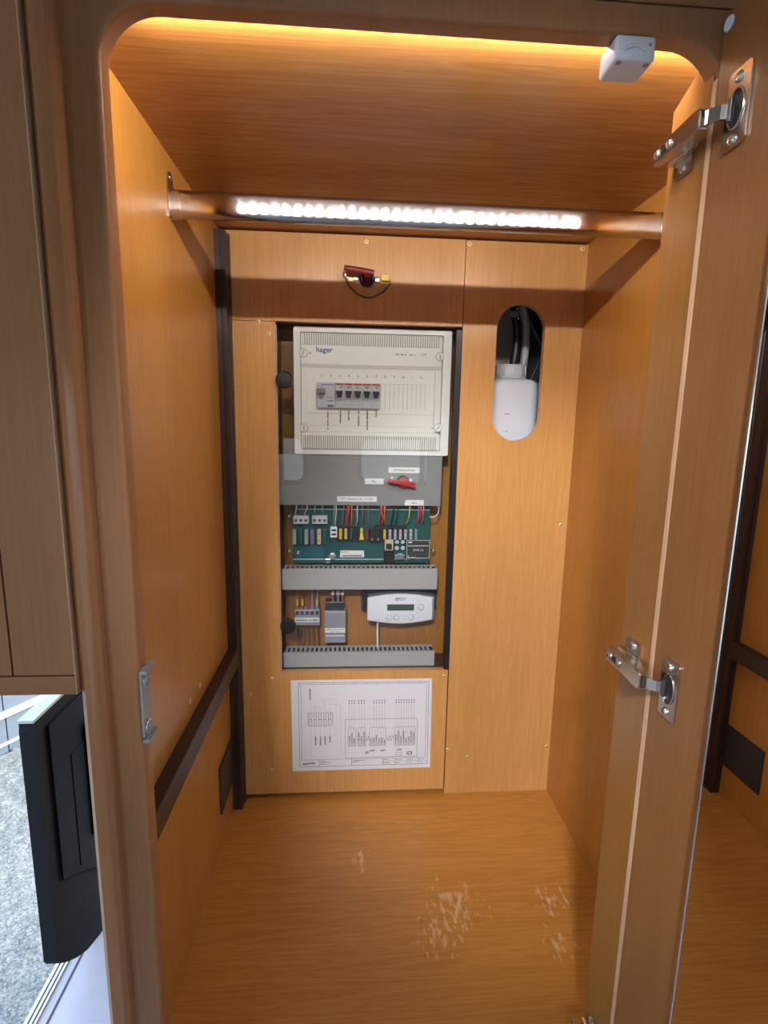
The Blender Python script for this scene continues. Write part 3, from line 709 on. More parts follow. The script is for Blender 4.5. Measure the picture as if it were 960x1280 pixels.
for i, lab in ((2, 'leftmost of the five breakers with a black toggle, beside the wide grey one'), (3, 'second from left of the five breakers with a black toggle'), (4, 'middle one of the five breakers with a black toggle'),
               (5, 'second from right of the five breakers with a black toggle'), (6, 'rightmost of the five breakers with a black toggle')):
    breaker_at(i, lab)
x0, x1 = BK0, BK0 + 2 * PITCHB - 0.0005
rcd = thing('residual_current_breaker', 'wide grey residual current breaker with grey toggle under numbers 1 and 2', 'breaker', ((x0 + x1) / 2, YH + 0.04, BRZ0))
obj('body', B().box(x0, x1, YH - 0.002, YH + 0.04, BRZ0, BRZ1, 0.0006), M_GREY_DEV, rcd)
obj('blue_line', B().box(x0 + 0.009, x1 - 0.002, YH - 0.0026, YH - 0.0018, BRZ1 - 0.0052, BRZ1 - 0.0040), M_INK_BLUE, rcd)
obj('toggle', B().box(x0 + 0.0005, x0 + 0.0170, YH - 0.0115, YH - 0.0018, BRZ0 + 0.0280, BRZ0 + 0.0385, 0.0008).box(x0 + 0.0055, x0 + 0.0120, YH - 0.0080, YH - 0.0018, BRZ0 + 0.0205, BRZ0 + 0.0280, 0.0005), M_GREY_MID, rcd)
obj('test_button', B().box(x0 + 0.0030, x0 + 0.0165, YH - 0.0040, YH - 0.0018, BRZ0 + 0.003, BRZ0 + 0.0155, 0.0006), M_WHITE_PL, rcd)
obj('blue_button', B().box(x0 + 0.0215, x0 + 0.0335, YH - 0.0040, YH - 0.0018, BRZ0 + 0.0025, BRZ0 + 0.0060, 0.0005), M_BLUE, rcd)
obj('blue_button', B().box(x0 + 0.0215, x0 + 0.0335, YH - 0.0035, YH - 0.0018, BRZ0 + 0.0135, BRZ0 + 0.0150), M_BLUE, rcd)
g = B(); print_run(g, x0 + 0.002, x0 + 0.010, BRZ1 - 0.0075, 0.0025, YH - 0.0024, 9); print_run(g, x0 + 0.020, x1 - 0.004, BRZ0 + 0.0215, 0.002, YH - 0.0024, 10); obj('rating_print', g, M_INK_GREY, rcd)

# ------------------------------------------------------------------ grey cover sheet with labels and main switch
gp = thing('cover_sheet', 'plain grey cover sheet with four white labels below the fuse box', 'cover sheet', (0.274, YH + 0.03, 0.673))
obj('sheet', B().box(OX0 + 0.0006, 0.4475, YH + 0.003, YH + 0.0055, 0.6735, 0.7805, 0.0004), M_GREYPLATE, gp)
YL = YH + 0.0022
def sticker(px0, py0, px1, py1, s, size, clip=0.0, wide=1.0, mat=None):
    xa, za = survey_y(px0, py0, YL); xb, zb = survey_y(px1, py1, YL)
    pts = [(xa, zb), (xb, zb), (xb, za), (xa + clip, za)] + ([(xa, za - clip)] if clip else [])
    o = obj('label_sticker', B().prism(pts, 'y', YL, YL + 0.0009), mat or M_LABEL, gp)
    text('lettering', s, size, (xa + xb) / 2, YL - 0.0001, (za + zb) / 2, M_INK, o, wide=wide)
sticker(485.5, 584, 524.5, 591.5, '12V Hauptschalter', 0.0070, wide=0.9)
sticker(456, 598, 479.5, 605.5, 'Ein', 0.0075)
sticker(421.5, 620.3, 471, 627.3, 'TV + Reserve Nr. 15 15A', 0.0072, wide=0.88)
sticker(506, 625, 529.5, 632, 'Aus', 0.0072, clip=0.004)
x, z = survey_y(504, 603, YL)
ms = thing('rotary_switch', 'red rotary battery main switch on the grey cover sheet', 'switch', (x, YL, z))
obj('base_ring', B().lathe([(0.0135, 0.0), (0.0135, -0.002), (0.0125, -0.003), (0.010, -0.003)], (x - 0.001, YL, z + 0.0015), 'y', 28), M_BLACK, ms, smooth=True)
obj('dial', B().lathe([(0.0115, 0.0), (0.0115, -0.008), (0.010, -0.010), (0.003, -0.010)], (x, YL, z), 'y', 28), M_RED, ms, smooth=True)
hb = B().prism([(x - 0.034, z - 0.0030), (x + 0.022, z - 0.0052), (x + 0.0245, z - 0.003), (x + 0.0245, z + 0.003), (x + 0.022, z + 0.005), (x - 0.034, z + 0.0030), (x - 0.0365, z)], 'y', YL - 0.018, YL - 0.009)
hb.rot(math.radians(9), 'Y', (x, YL, z))
obj('handle', hb, M_RED, ms, label='red lever handle')
obj('marker', B().box(x + 0.0135, x + 0.0185, YL - 0.0006, YL + 0.0008, z + 0.002, z + 0.008), M_LABEL, ms, label='small white position mark')
obj('marker', B().box(x - 0.0265, x - 0.022, YL - 0.0006, YL + 0.0008, z + 0.0075, z + 0.0115), M_LABEL, ms, label='small white position mark')

# ------------------------------------------------------------------ circuit board with fuses, terminals and wires
YP = 0.046
cb = thing('circuit_board', 'green circuit board with blade fuses and terminals above the upper duct', 'circuit board', (0.28, YP + 0.01, 0.541))
def PX(px, py, y=YP - 0.004): return survey_y(px, py, y)
obj('board', B().box(0.1285, 0.4290, YP, YP + 0.002, 0.5405, 0.676), M_PCB, cb)
obj('edge_track', B().box(0.1285, 0.4290, YP - 0.0006, YP + 0.0002, 0.5480, 0.5500), M_GREY_DEV, cb)
obj('edge_track', B().box(0.1400, 0.4290, YP - 0.0006, YP + 0.0002, 0.6600, 0.6617), M_GREY_DEV, cb)
obj('reflection_patch', B().box(0.131, 0.195, YP - 0.0005, YP + 0.0003, 0.551, 0.579), plain('blue_green_reflection', (0.015, 0.12, 0.16), 0.3), cb)  # blue-green tint paints a window reflection onto the board
for px0, px1 in ((366.5, 385.5), (390, 409)):
    xa, za = PX(px0, 645, YP - 0.012); xb, zb = PX(px1, 655, YP - 0.012)
    tb = obj('terminal_block', B().box(xa, xb, YP - 0.012, YP, zb, za, 0.0006), M_GREY_DEV, cb)
    for k in range(3):
        xx = xa + (k + 0.5) * (xb - xa) / 3
        obj('terminal_screw', B().cyl((xx, 0, (za + zb) / 2 - 0.001), 0.0032, YP - 0.0125, YP - 0.010, 'y', 12), M_STEEL_DARK, tb)
def fuse(px, py0, py1, mat, w=0.0056, nm='blade_fuse', dark=True):
    x, za = PX(px, py0, YP - 0.010); _, zb = PX(px, py1, YP - 0.010)
    f = obj(nm, B().box(x - w / 2, x + w / 2, YP - 0.014, YP, zb, za, 0.0007), mat, cb)
    if dark:
        for q in (0.28, 0.72):
            zz = zb + (za - zb) * q
            obj('contact_hole', B().box(x - w * 0.16, x + w * 0.16, YP - 0.0144, YP - 0.0135, zz - 0.0012, zz + 0.0012), M_INK, f)
M_CLEARFUSE = plain('clear_fuse', (0.30, 0.36, 0.36), 0.3)
M_PURPLE = plain('mauve_fuse', (0.22, 0.13, 0.22), 0.35)
M_TAN = plain('tan_fuse', (0.60, 0.50, 0.30), 0.4)
M_LILAC = plain('pale_lilac_fuse', (0.52, 0.52, 0.60), 0.4)
for px, mt in ((368, M_CLEARFUSE), (376, M_PCB), (383, M_CLEARFUSE), (390.5, M_PURPLE), (399, M_TAN), (406, M_PCB)):
    fuse(px, 662, 680, mt, 0.0078, dark=mt is M_TAN)
obj('fuse_socket', B().box(*[PX(422, 0, YP - 0.006)[0], PX(455, 0, YP - 0.006)[0]], YP - 0.008, YP, PX(0 + 440, 676)[1], PX(440, 657)[1]), M_BLACK, cb)
obj('fuse_socket', B().box(*[PX(477, 0, YP - 0.006)[0], PX(524, 0, YP - 0.006)[0]], YP - 0.008, YP, PX(500, 676)[1], PX(500, 656.5)[1]), M_BLACK, cb)
for px, mt in ((425.7, M_YELLOW), (432.4, M_YELLOW), (439, M_PCB), (452, M_YELLOW), (459, M_DARKRED)): fuse(px, 661, 673.5, mt, dark=mt is M_YELLOW)
x, z = PX(452, 671, YP - 0.012)
obj('fuse_wing', B().prism([(x - 0.005, z - 0.006), (x + 0.005, z - 0.006), (x + 0.003, z + 0.005), (x - 0.003, z + 0.005)], 'y', YP - 0.0155, YP - 0.012), M_YELLOW, cb)
for px, mt in ((480.8, M_YELLOW), (487.5, M_LILAC), (494, M_LILAC), (500.5, M_LILAC), (507, M_LILAC), (513.6, M_LILAC), (520, M_CLEARFUSE)): fuse(px, 662, 674, mt, 0.0052)
for px in (465.3, 472.8):
    xa, za = PX(px - 3.4, 660, YP - 0.012); xb, zb = PX(px + 3.4, 677, YP - 0.012)
    r_ = obj('relay', B().box(xa, xb, YP - 0.016, YP, zb, za, 0.0006), M_BLACK, cb)
    obj('copper_dot', B().cyl(((xa + xb) / 2, 0, zb + 0.006), 0.0024, YP - 0.0164, YP - 0.0155, 'y', 10), plain('copper', (0.5, 0.2, 0.12), 0.4), r_)
xa, za = PX(413, 659, YP - 0.01); xb, zb = PX(421.3, 671.5, YP - 0.01)
cn = obj('connector', B().box(xa, xb, YP - 0.012, YP, zb, za, 0.0005), M_LABEL, cb)
for q in (0.3, 0.72): obj('socket_hole', B().box(xa + 0.0025, xb - 0.002, YP - 0.0125, YP - 0.0118, zb + (za - zb) * q - 0.0022, zb + (za - zb) * q + 0.0022), M_INK, cn)
xa, za = PX(481, 674.5, YP - 0.01); xb, zb = PX(491.5, 688, YP - 0.01)
cn = obj('connector', B().box(xa, xb, YP - 0.010, YP, zb, za, 0.0005), M_TAN, cb)
obj('socket_hole', B().box(xa + 0.003, xb - 0.003, YP - 0.0105, YP - 0.0098, zb + 0.002, za - 0.009), M_INK, cn)
obj('button_base', B().box(PX(492, 0)[0], PX(507.5, 0)[0], YP - 0.006, YP, PX(500, 702)[1], PX(500, 675)[1]), M_BLACK, cb)
for px, py in ((496.3, 677.5), (503.5, 677.5), (496, 685.3), (503.5, 685.3)):
    x, z = PX(px, py, YP - 0.008)
    obj('push_button', B().lathe([(0.0047, 0.0), (0.0047, -0.002), (0.0035, -0.0035), (0.001, -0.0036)], (x, YP - 0.0055, z), 'y', 16), M_WHITE_PL, cb, smooth=True)
x, z = PX(499.5, 696, YP - 0.008)
obj('terminal_lug', B().box(x - 0.0115, x + 0.0115, YP - 0.010, YP, z - 0.006, z + 0.005, 0.001).box(x - 0.006, x + 0.006, YP - 0.014, YP - 0.008, z + 0.003, z + 0.009, 0.001).cyl((x - 0.001, 0, z - 0.001), 0.0035, YP - 0.016, YP - 0.009, 'y', 8), M_STEEL_BRIGHT, cb)
obj('terminal_lug', B().cyl((PX(415.5, 695)[0], 0, PX(415.5, 695)[1]), 0.0085, YP - 0.006, YP, 'y', 6).cyl((PX(415.5, 695)[0], 0, PX(415.5, 695)[1]), 0.0052, YP - 0.013, YP - 0.006, 'y', 6).box(PX(407, 702)[0], PX(413, 700)[0], YP - 0.008, YP - 0.002, PX(410, 704)[1], PX(410, 698)[1], 0.001), M_STEEL_BRIGHT, cb)
for px, py in ((372.5, 690.5), (361.5, 645), (361.5, 688), (541, 687)):
    x, z = PX(px, py, YP)
    yy = YP if px == 372.5 else DY - 0.02
    obj('board_screw', B().lathe([(0.0042, 0.0), (0.0042, -0.0015), (0.0025, -0.0028), (0.001, -0.002)], (x, yy if px == 372.5 else YP, z), 'y', 12), M_STEEL_BRIGHT, cb, smooth=True)
xa, za = PX(425.3, 688, YP); xb, zb = PX(455, 696.5, YP)
st = obj('label_sticker', B().box(xa, xb, YP - 0.0012, YP - 0.0004, zb, za), M_LABEL, cb)
g = B(); r = random.Random(4); u = xa + 0.004
while u < xb - 0.005:
    w = r.uniform(0.0006, 0.0016); g.box(u, u + w, YP - 0.0015, YP - 0.0012, zb + 0.0016, zb + 0.0055); u += w + r.uniform(0.0004, 0.001)
print_run(g, xa + 0.002, xa + 0.018, za - 0.0032, 0.0022, YP - 0.0015, 5)
obj('bar_print', g, M_INK, st)
xa, za = PX(508.5, 675, YP - 0.012); xb, zb = PX(536.5, 697.5, YP - 0.012)
mo = obj('control_module', B().box(xa, xb, YP - 0.014, YP, zb, za, 0.0005), plain('module_slate', (0.035, 0.037, 0.042), 0.4), cb)
g = B()
for bx in ((xa, xb, za - 0.0009, za), (xa, xb, zb, zb + 0.0009), (xa, xa + 0.0009, zb, za), (xb - 0.0009, xb, zb, za)): g.box(bx[0], bx[1], YP - 0.0144, YP - 0.0138, bx[2], bx[3])
print_run(g, xa + 0.003, xb - 0.003, za - 0.0125, 0.0026, YP - 0.0144, 12, fill=0.95)
print_run(g, xa + 0.006, xa + 0.021, zb + 0.0025, 0.0015, YP - 0.0144, 13)
g.box(xa + 0.003, xa + 0.0045, YP - 0.0144, YP - 0.0138, zb + 0.002, zb + 0.006)
obj('module_print', g, M_LABEL, mo)
text('lettering', 'DVB 12', 0.0068, (xa + xb) / 2, YP - 0.0143, (za + zb) / 2 - 0.002, M_LABEL, mo)
g = B(); g.prism([(xa + 0.0025, za - 0.0062), (xa + 0.0125, za - 0.0062), (xa + 0.0108, za - 0.0030), (xa + 0.0042, za - 0.0030)], 'y', YP - 0.0144, YP - 0.0138); obj('logo_mark', g, M_LABEL, mo)
M_WIRE = {'red': plain('red_wire', (0.50, 0.03, 0.03), 0.4), 'orange': plain('orange_wire', (0.60, 0.13, 0.02), 0.4), 'white': plain('white_wire', (0.65, 0.65, 0.66), 0.4), 'yellow': plain('yellow_wire', (0.62, 0.58, 0.05), 0.4),
          'grey': plain('grey_wire', (0.28, 0.28, 0.33), 0.4), 'black': M_HOSE, 'mauve': plain('mauve_wire', (0.26, 0.10, 0.14), 0.4), 'tan': M_TAN, 'pink': plain('pink_wire', (0.55, 0.10, 0.16), 0.4)}
WIRES = [(371, 370, 'tan', 645), (377.5, 377, 'mauve', 645), (384, 382, 'white', 645), (394, 394, 'grey', 645), (404, 404, 'grey', 645), (418, 416, 'grey', 659), (420, 419, 'white', 659),
         (431, 427, 'mauve', 658), (434, 433, 'red', 657), (437.5, 434, 'red', 658), (440, 439.5, 'orange', 657), (447, 445, 'white', 657), (453, 452.5, 'mauve', 657), (459.5, 461, 'mauve', 657),
         (475.5, 474, 'red', 655), (477.5, 478, 'orange', 655), (479.5, 482, 'orange', 656), (482, 476.5, 'orange', 654), (492, 489, 'black', 656), (496.5, 495, 'black', 656), (512.5, 507.5, 'yellow', 655), (523, 521, 'pink', 655), (529.5, 528.5, 'pink', 655), (525.5, 522, 'red', 655)]
for i, (pa, pb, cname, pe) in enumerate(WIRES):
    r = random.Random(i)
    xa, za = PX(pa, 628, YP - 0.014); xb, zb = PX(pb, pe, YP - 0.005)
    yo = YP - 0.010 - 0.006 * r.random()
    pts = spline([(xa, YP - 0.018, za), ((xa * 2 + xb) / 3 + r.uniform(-.002, .002), yo - 0.008, za + (zb - za) * 0.35), ((xa + 2 * xb) / 3 + r.uniform(-.002, .002), yo - 0.006, za + (zb - za) * 0.7), (xb, YP - 0.003, zb)], 4)
    obj('wire', B().tube(pts, 0.00155 if cname in ('red', 'orange', 'pink') else 0.0012, 6), M_WIRE[cname], cb, smooth=True)
pts = [PX(*q, YP - 0.012) for q in ((548, 632), (548.5, 638), (546, 644), (541, 646.5), (537, 646))]
obj('wire', B().tube(spline([(q[0], YP - 0.012, q[1]) for q in pts], 4), 0.0012, 6), M_WIRE['white'], cb, smooth=True)

# ------------------------------------------------------------------ slotted cable ducts
def duct(z0, z1, lab, xr):
    t = thing('cable_duct', lab, 'cable duct', (0.277, DY, z0), 'slotted cable ducts')
    xl = 0.107
    obj('lid', B().box(xl, xr, 0.019, 0.022, z0, z1, 0.0008), M_DUCT, t)
    obj('channel', B().box(xl + 0.001, xr - 0.001, 0.0545, 0.058, z0, z1 - 0.001).box(xl + 0.001, xr - 0.001, 0.022, 0.0545, z0, z0 + 0.002), M_DUCT, t)
    g = B(); x = xl + 0.003
    while x < xr - 0.007:
        g.box(x, x + 0.0058, 0.022, 0.0575, z1 - 0.0022, z1 - 0.0006); x += 0.0103
    obj('finger', g, M_DUCT, t, kind='stuff')
    obj('dark_inside', B().box(xl + 0.002, xr - 0.002, 0.023, 0.054, z0 + 0.003, z1 - 0.0042), M_DUCT_IN, t)
    obj('edge_strip', B().box(xl + 0.001, xr - 0.001, 0.022, 0.026, z1 - 0.0024, z1 - 0.0005), M_DUCT, t)
    return t
duct(0.4875, 0.5345, 'grey slotted cable duct right under the circuit board', 0.4455)
duct(0.3075, 0.3420, 'grey slotted cable duct along the bottom of the recess', 0.4455)

# ------------------------------------------------------------------ wire connector block and relay
def Q(px, py, y=0.05): return survey_y(px, py, y)
M_BROWNWIRE = plain('brown_wire', (0.17, 0.06, 0.03), 0.5)
xa, za = Q(368.5, 763); xb, zb = Q(399.5, 782)
ct = thing('connector_block', 'clear wire connector block with white label left of the relay', 'connector', ((xa + xb) / 2, DY, zb))
obj('housing', B().box(xa, xb, 0.052, DY, zb, za, 0.001), M_CLEARGREY, ct)
lb = obj('label_sticker', B().box(xa - 0.0005, xb - 0.0005, 0.0508, 0.0518, Q(380, 778)[1], Q(380, 772.5)[1]), M_LABEL, ct)
g = B(); print_run(g, xa + 0.003, xb - 0.003, (Q(380, 778)[1] + Q(380, 772.5)[1]) / 2, 0.0032, 0.0504, 21, fill=0.85); obj('label_print', g, M_INK, lb)
for i in range(5):
    xx = xa + (i + 0.5) * (xb - xa) / 5
    obj('clamp', B().box(xx - 0.0032, xx + 0.0032, 0.0504, 0.053, za - 0.0105, za - 0.002, 0.0005), M_STEEL_DARK, ct)
    col = ('orange', 'red', 'red', 'grey', 'grey')[i]
    w = obj('wire', B().tube([(xx + (i - 2) * 0.0008, 0.057, 0.489), (xx, 0.056, za + 0.02), (xx, 0.056, za - 0.002)], 0.0015, 6), M_WIRE[col], ct, smooth=True)
    if i in (0, 1, 4): obj('ferrule', B().tube([(xx, 0.055, za + 0.024), (xx, 0.055, za + 0.010)], 0.0027, 8), M_YELLOW if i < 2 else M_TAN, w, smooth=True)
    obj('wire', B().tube([(xx, 0.056, zb), (xx + 0.001, 0.058, (zb + 0.35) / 2), (xx + 0.002, 0.056, 0.333)], 0.0018, 6), M_BROWNWIRE, ct, smooth=True)
xa, za = Q(405.5, 765, 0.044); xb, zb = Q(432, 804, 0.044)
rl = thing('relay_box', 'smoky grey relay box with white label between the ducts', 'relay', ((xa + xb) / 2, DY, zb))
obj('housing', B().box(xa, xb, 0.046, DY, zb, za, 0.0015), M_CLEARGREY, rl)
lb = obj('label_sticker', B().box(xa + 0.001, xb - 0.001, 0.0448, 0.0458, Q(420, 791, 0.044)[1], Q(420, 785.5, 0.044)[1]), M_LABEL, rl)
g = B(); print_run(g, xa + 0.004, xb - 0.004, Q(420, 787, 0.044)[1], 0.002, 0.0444, 31); print_run(g, xa + 0.014, xb - 0.014, Q(420, 789.8, 0.044)[1], 0.0018, 0.0444, 32); obj('label_print', g, M_INK_GREY, lb)
obj('white_line', B().box(xa + 0.003, xb - 0.003, 0.0451, 0.0460, Q(420, 795.6, 0.044)[1], Q(420, 794.6, 0.044)[1]), M_LABEL, rl)
for i, px in enumerate((416, 422.5, 428)):
    x, z = Q(px, 741, 0.055)
    w = obj('wire', B().tube([(x, 0.060, 0.489), (x, 0.059, z - 0.004), (x + (0.001 if i else -0.001), 0.060, za)], 0.0022, 8), M_WIRE['pink' if i != 1 else 'grey'], rl, smooth=True)
    obj('plug', B().box(x - 0.0036, x + 0.0036, 0.052, 0.064, z - 0.004, z + 0.004, 0.0008), M_LABEL, w)
obj('terminal_cover', B().box(xa + 0.001, xb - 0.004, 0.054, DY, za, za + 0.020, 0.001), M_STEEL_DARK, rl)

# ------------------------------------------------------------------ fuel cell control panel
YE = 0.026
ex0, ex1, ez0, ez1 = 0.2922, 0.4390, 0.4045, 0.4740
cp = thing('control_panel', 'silver control panel with small green display and four buttons', 'control panel', (0.367, DY, ez0))
def bulged(x0, x1, z0, z1, inset, rise, r=0.006, n=14):
    pts = []
    for k in range(n + 1):
        u = k / n; pts.append((x0 + (x1 - x0) * u, z0 + r * 0.9 - (rise) * math.sin(math.pi * u) - r * 0.9 + rise))
    for k in range(n + 1):
        u = 1 - k / n; pts.append((x0 + (x1 - x0) * u, z1 - rise + rise * math.sin(math.pi * u)))
    return pts
obj('housing', B().prism(bulged(ex0 + 0.003, ex1 + 0.004, ez0 + 0.001, ez1, 0, 0.008), 'y', YE + 0.006, YE + 0.030), M_GREY_MID, cp)
fc = B().prism(bulged(ex0, ex1, ez0, ez1, 0, 0.009), 'y', YE, YE + 0.007)
bmesh.ops.recalc_face_normals(fc.bm, faces=fc.bm.faces); fc.bm.normal_update()
bmesh.ops.bevel(fc.bm, geom=[e for e in fc.bm.edges if all(abs(v.co.y - YE) < 1e-6 for v in e.verts)], offset=0.003, segments=3, profile=0.5, affect='EDGES')
obj('front', fc, M_SILVER_PL, cp, smooth=30)
def E_(px, py): return survey_y(px, py, YE)
xa, za = E_(484, 755.5); xb, zb = E_(517.5, 763)
obj('display', B().box(xa, xb, YE - 0.0004, YE + 0.001, zb, za), M_LCD, cp, label='dark green display')
text('lettering', 'EFOY', 0.0098, *[(E_(500.5, 749)[0]), YE - 0.0002, E_(500.5, 749)[1]], M_INK, cp, bold=0.0001)
for px, py, r in ((526.5, 759, 0.0062), (486, 772, 0.0052), (495.5, 772, 0.0052), (513.8, 772, 0.0055)):
    x, z = E_(px, py)
    bt = obj('push_button', B().lathe([(r, 0.001), (r, -0.0012), (r * 0.8, -0.0024), (r * 0.3, -0.0026)], (x, YE, z), 'y', 20), M_SILVER_PL, cp, smooth=True)
    obj('button_ring', B().tube([(x + (r + 0.0006) * math.cos(2 * math.pi * v / 20), YE - 0.0001, z + (r + 0.0006) * math.sin(2 * math.pi * v / 20)) for v in range(20)], 0.0005, 4, True), M_GREY_MID, bt)
g = B()
for px, py in ((504.5, 770), (507, 770), (504.5, 774), (507, 774)):
    x, z = E_(px, py); g.box(x - 0.0014, x + 0.0014, YE - 0.0003, YE + 0.0005, z - 0.0004, z + 0.0004)
obj('icon_print', g, M_INK_GREY, cp)
x, z = survey_y(472, 782, 0.045)
obj('cable', B().tube([(x, 0.045, 0.410), (x, 0.047, 0.38), (x + 0.001, 0.045, 0.333)], 0.0022, 8), M_LABEL, cp, smooth=True, label='thin white cable')
obj('mount_plate', B().box(ex0 - 0.012, ex1 + 0.012, YE + 0.0305, DY - 0.0005, ez0 + 0.022, ez1 + 0.010), M_STRIP, cp)

# ------------------------------------------------------------------ wiring diagram sheet
cor = [survey_y(*q, -0.0045) for q in ((363.5, 850.5), (540, 848), (537.5, 959), (366, 964))]
sh = thing('wiring_diagram', 'white sheet with printed wiring diagram stuck below the recess', 'paper sheet', (0.282, -0.004, 0.176))
YPp = -0.0046
obj('sheet', B().prism([cor[3], cor[2], cor[1], cor[0]], 'y', YPp, YPp + 0.0005), M_PAPER, sh)
c0, c1, c2, c3 = [Vector(c) for c in cor]
def U(u, v):   # u right 0..1, v down 0..1
    a = c0.lerp(c1, u); b = c3.lerp(c2, u); return a.lerp(b, v)
def seg(bb, u0, v0, u1, v1, w=0.0006):
    a, b = U(u0, v0), U(u1, v1); d = (b - a).normalized(); nn = Vector((-d.y, d.x)) * w / 2
    bb.bm.faces.new([bb.bm.verts.new((q.x, YPp - 0.00015, q.y)) for q in (a + nn, b + nn, b - nn, a - nn)])
def rect(bb, u0, v0, u1, v1, w=0.0006):
    for s in ((u0, v0, u1, v0), (u1, v0, u1, v1), (u1, v1, u0, v1), (u0, v1, u0, v0)): seg(bb, *s, w)
g, s_ = B(), B()
rect(g, 0.052, 0.03, 0.978, 0.955, 0.0008); rect(g, 0.068, 0.048, 0.962, 0.878, 0.0006)
for k in range(12): seg(g, 0.06 + k * 0.078, 0.03, 0.06 + k * 0.078, 0.048, 0.0006)
for u in (0.19, 0.425, 0.65): seg(g, u, 0.878, u, 0.955, 0.0008)
for u in (0.74, 0.83, 0.91): seg(g, u, 0.878, u, 0.955, 0.0005)
seg(g, 0.65, 0.915, 0.978, 0.915, 0.0005)
rect(g, 0.115, 0.355, 0.29, 0.50, 0.0007)
for k in range(5):
    u = 0.133 + k * 0.034
    seg(s_, u, 0.50, u, 0.62 if k else 0.85, 0.0006); seg(s_, u, (0.22, 0.29, 0.29, 0.21, 0.27)[k], u, 0.355, 0.0006)
    for dv in (0.40, 0.46): rect(g, u - 0.009, dv - 0.03, u + 0.009, dv + 0.028, 0.0007)
seg(s_, 0.133, 0.29, 0.21, 0.29); seg(s_, 0.235, 0.21, 0.33, 0.21); seg(s_, 0.269, 0.265, 0.345, 0.265); seg(s_, 0.345, 0.265, 0.345, 0.81); seg(s_, 0.32, 0.21, 0.32, 0.85, 0.0004); seg(s_, 0.345, 0.81, 0.53, 0.81)
rect(g, 0.38, 0.435, 0.90, 0.865, 0.0007)
GR = [(0.40, 0.455, 3), (0.468, 0.525, 3), (0.555, 0.672, 6), (0.735, 0.885, 8)]
for u0, u1, nn_ in GR:
    rect(g, u0, 0.53, u1, 0.735, 0.0006)
    for k in range(nn_ + 1):
        u = u0 + (u1 - u0) * k / nn_; seg(g, u, 0.53, u, 0.735, 0.0004)
    seg(g, u0, 0.70, u1, 0.70, 0.0005)
    for k in range(nn_):
        u = u0 + (u1 - u0) * (k + 0.5) / nn_
        r = random.Random(int(u * 1000))
        if r.random() < 0.86:
            seg(s_, u, 0.28, u, 0.53, 0.0007)
            for q in range(2): seg(g, u, 0.225 + q * 0.026, u, 0.24 + q * 0.026, 0.0018)
        v = 0.70 - r.uniform(0.03, 0.13)
        while v < 0.69: seg(g, u, v, u, v + 0.008, 0.0022); v += 0.011
        v = 0.705
        while v < 0.73: seg(g, u, v, u, v + 0.006, 0.0016); v += 0.009
for (u, v) in ((0.573, 0.79), (0.65, 0.79), (0.77, 0.785)):
    seg(g, u - 0.018, v + 0.006, u + 0.02, v - 0.006, 0.0015); rect(g, u - 0.012, v - 0.009, u + 0.014, v + 0.009, 0.0004)
for (u, v) in ((0.54, 0.655), (0.695, 0.655), (0.715, 0.655)):
    seg(g, u - 0.012, v + 0.03, u + 0.012, v - 0.03, 0.0008); rect(g, u - 0.01, v - 0.025, u + 0.01, v + 0.025, 0.0004)
rect(g, 0.745, 0.815, 0.79, 0.845, 0.0007); rect(g, 0.83, 0.815, 0.862, 0.842, 0.0018); rect(g, 0.527, 0.803, 0.545, 0.818, 0.0016)
def words(u0, u1, v, h, vert=False, sd=0, w=0.0016):
    r = random.Random(sd); u = u0
    while u < u1:
        L = r.uniform(0.006, 0.012)
        if vert: seg(g, v, u, v, min(u + L, u1), w)
        else: seg(g, u, v, min(u + L, u1), v, w)
        u += L + 0.003
words(0.09, 0.215, 0.133, 0, True, 1, 0.0026)
for k, e in ((1, 0.715), (2, 0.715), (3, 0.715), (4, 0.685)): words(0.615, e, 0.133 + k * 0.034, 0, True, k + 2, 0.0026)
words(0.075, 0.105, 0.923, 0, sd=8, w=0.0040); words(0.108, 0.165, 0.916, 0, sd=9, w=0.0034); words(0.198, 0.245, 0.897, 0, sd=10, w=0.0012); words(0.198, 0.275, 0.912, 0, sd=11, w=0.0012); words(0.198, 0.235, 0.93, 0, sd=12, w=0.0012)
words(0.432, 0.525, 0.897, 0, sd=13, w=0.0014); words(0.432, 0.475, 0.912, 0, sd=14, w=0.0014)
for k, (u0, u1, v) in enumerate(((0.655, 0.69, 0.897), (0.655, 0.7, 0.935), (0.745, 0.79, 0.897), (0.745, 0.77, 0.935), (0.835, 0.87, 0.90), (0.84, 0.86, 0.935), (0.915, 0.955, 0.897), (0.92, 0.945, 0.935))): words(u0, u1, v, 0, sd=20 + k, w=0.0014)
obj('printed_diagram', g, M_INK, sh); obj('printed_lines', s_, M_INK_SOFT, sh)

# ------------------------------------------------------------------ niche behind the slot: bottle and hoses
nb = B()
obj('niche_lining', nb.box(0.50, 0.72, 0.160, 0.166, 0.76, 1.16).box(0.5005, 0.506, 0.0125, 0.160, 0.76, 1.16).box(0.714, 0.7195, 0.0125, 0.160, 0.76, 1.16).box(0.506, 0.714, 0.0125, 0.160, 0.76, 0.766).box(0.506, 0.714, 0.0125, 0.160, 1.154, 1.16), M_CAVITY, wd, label='grey lined niche behind the slot')
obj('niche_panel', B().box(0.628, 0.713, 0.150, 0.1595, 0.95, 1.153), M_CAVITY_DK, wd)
bt = thing('bottle', 'white plastic bottle standing in the oval wall opening', 'bottle', (0.602, 0.085, 0.766))
YBt = 0.085
prof = []
def rr3(hx, hy, r, z, n=5):
    return [(0.602 + q[0], YBt + q[1], z) for q in rrect(-hx, hx, -hy, hy, r, n)]
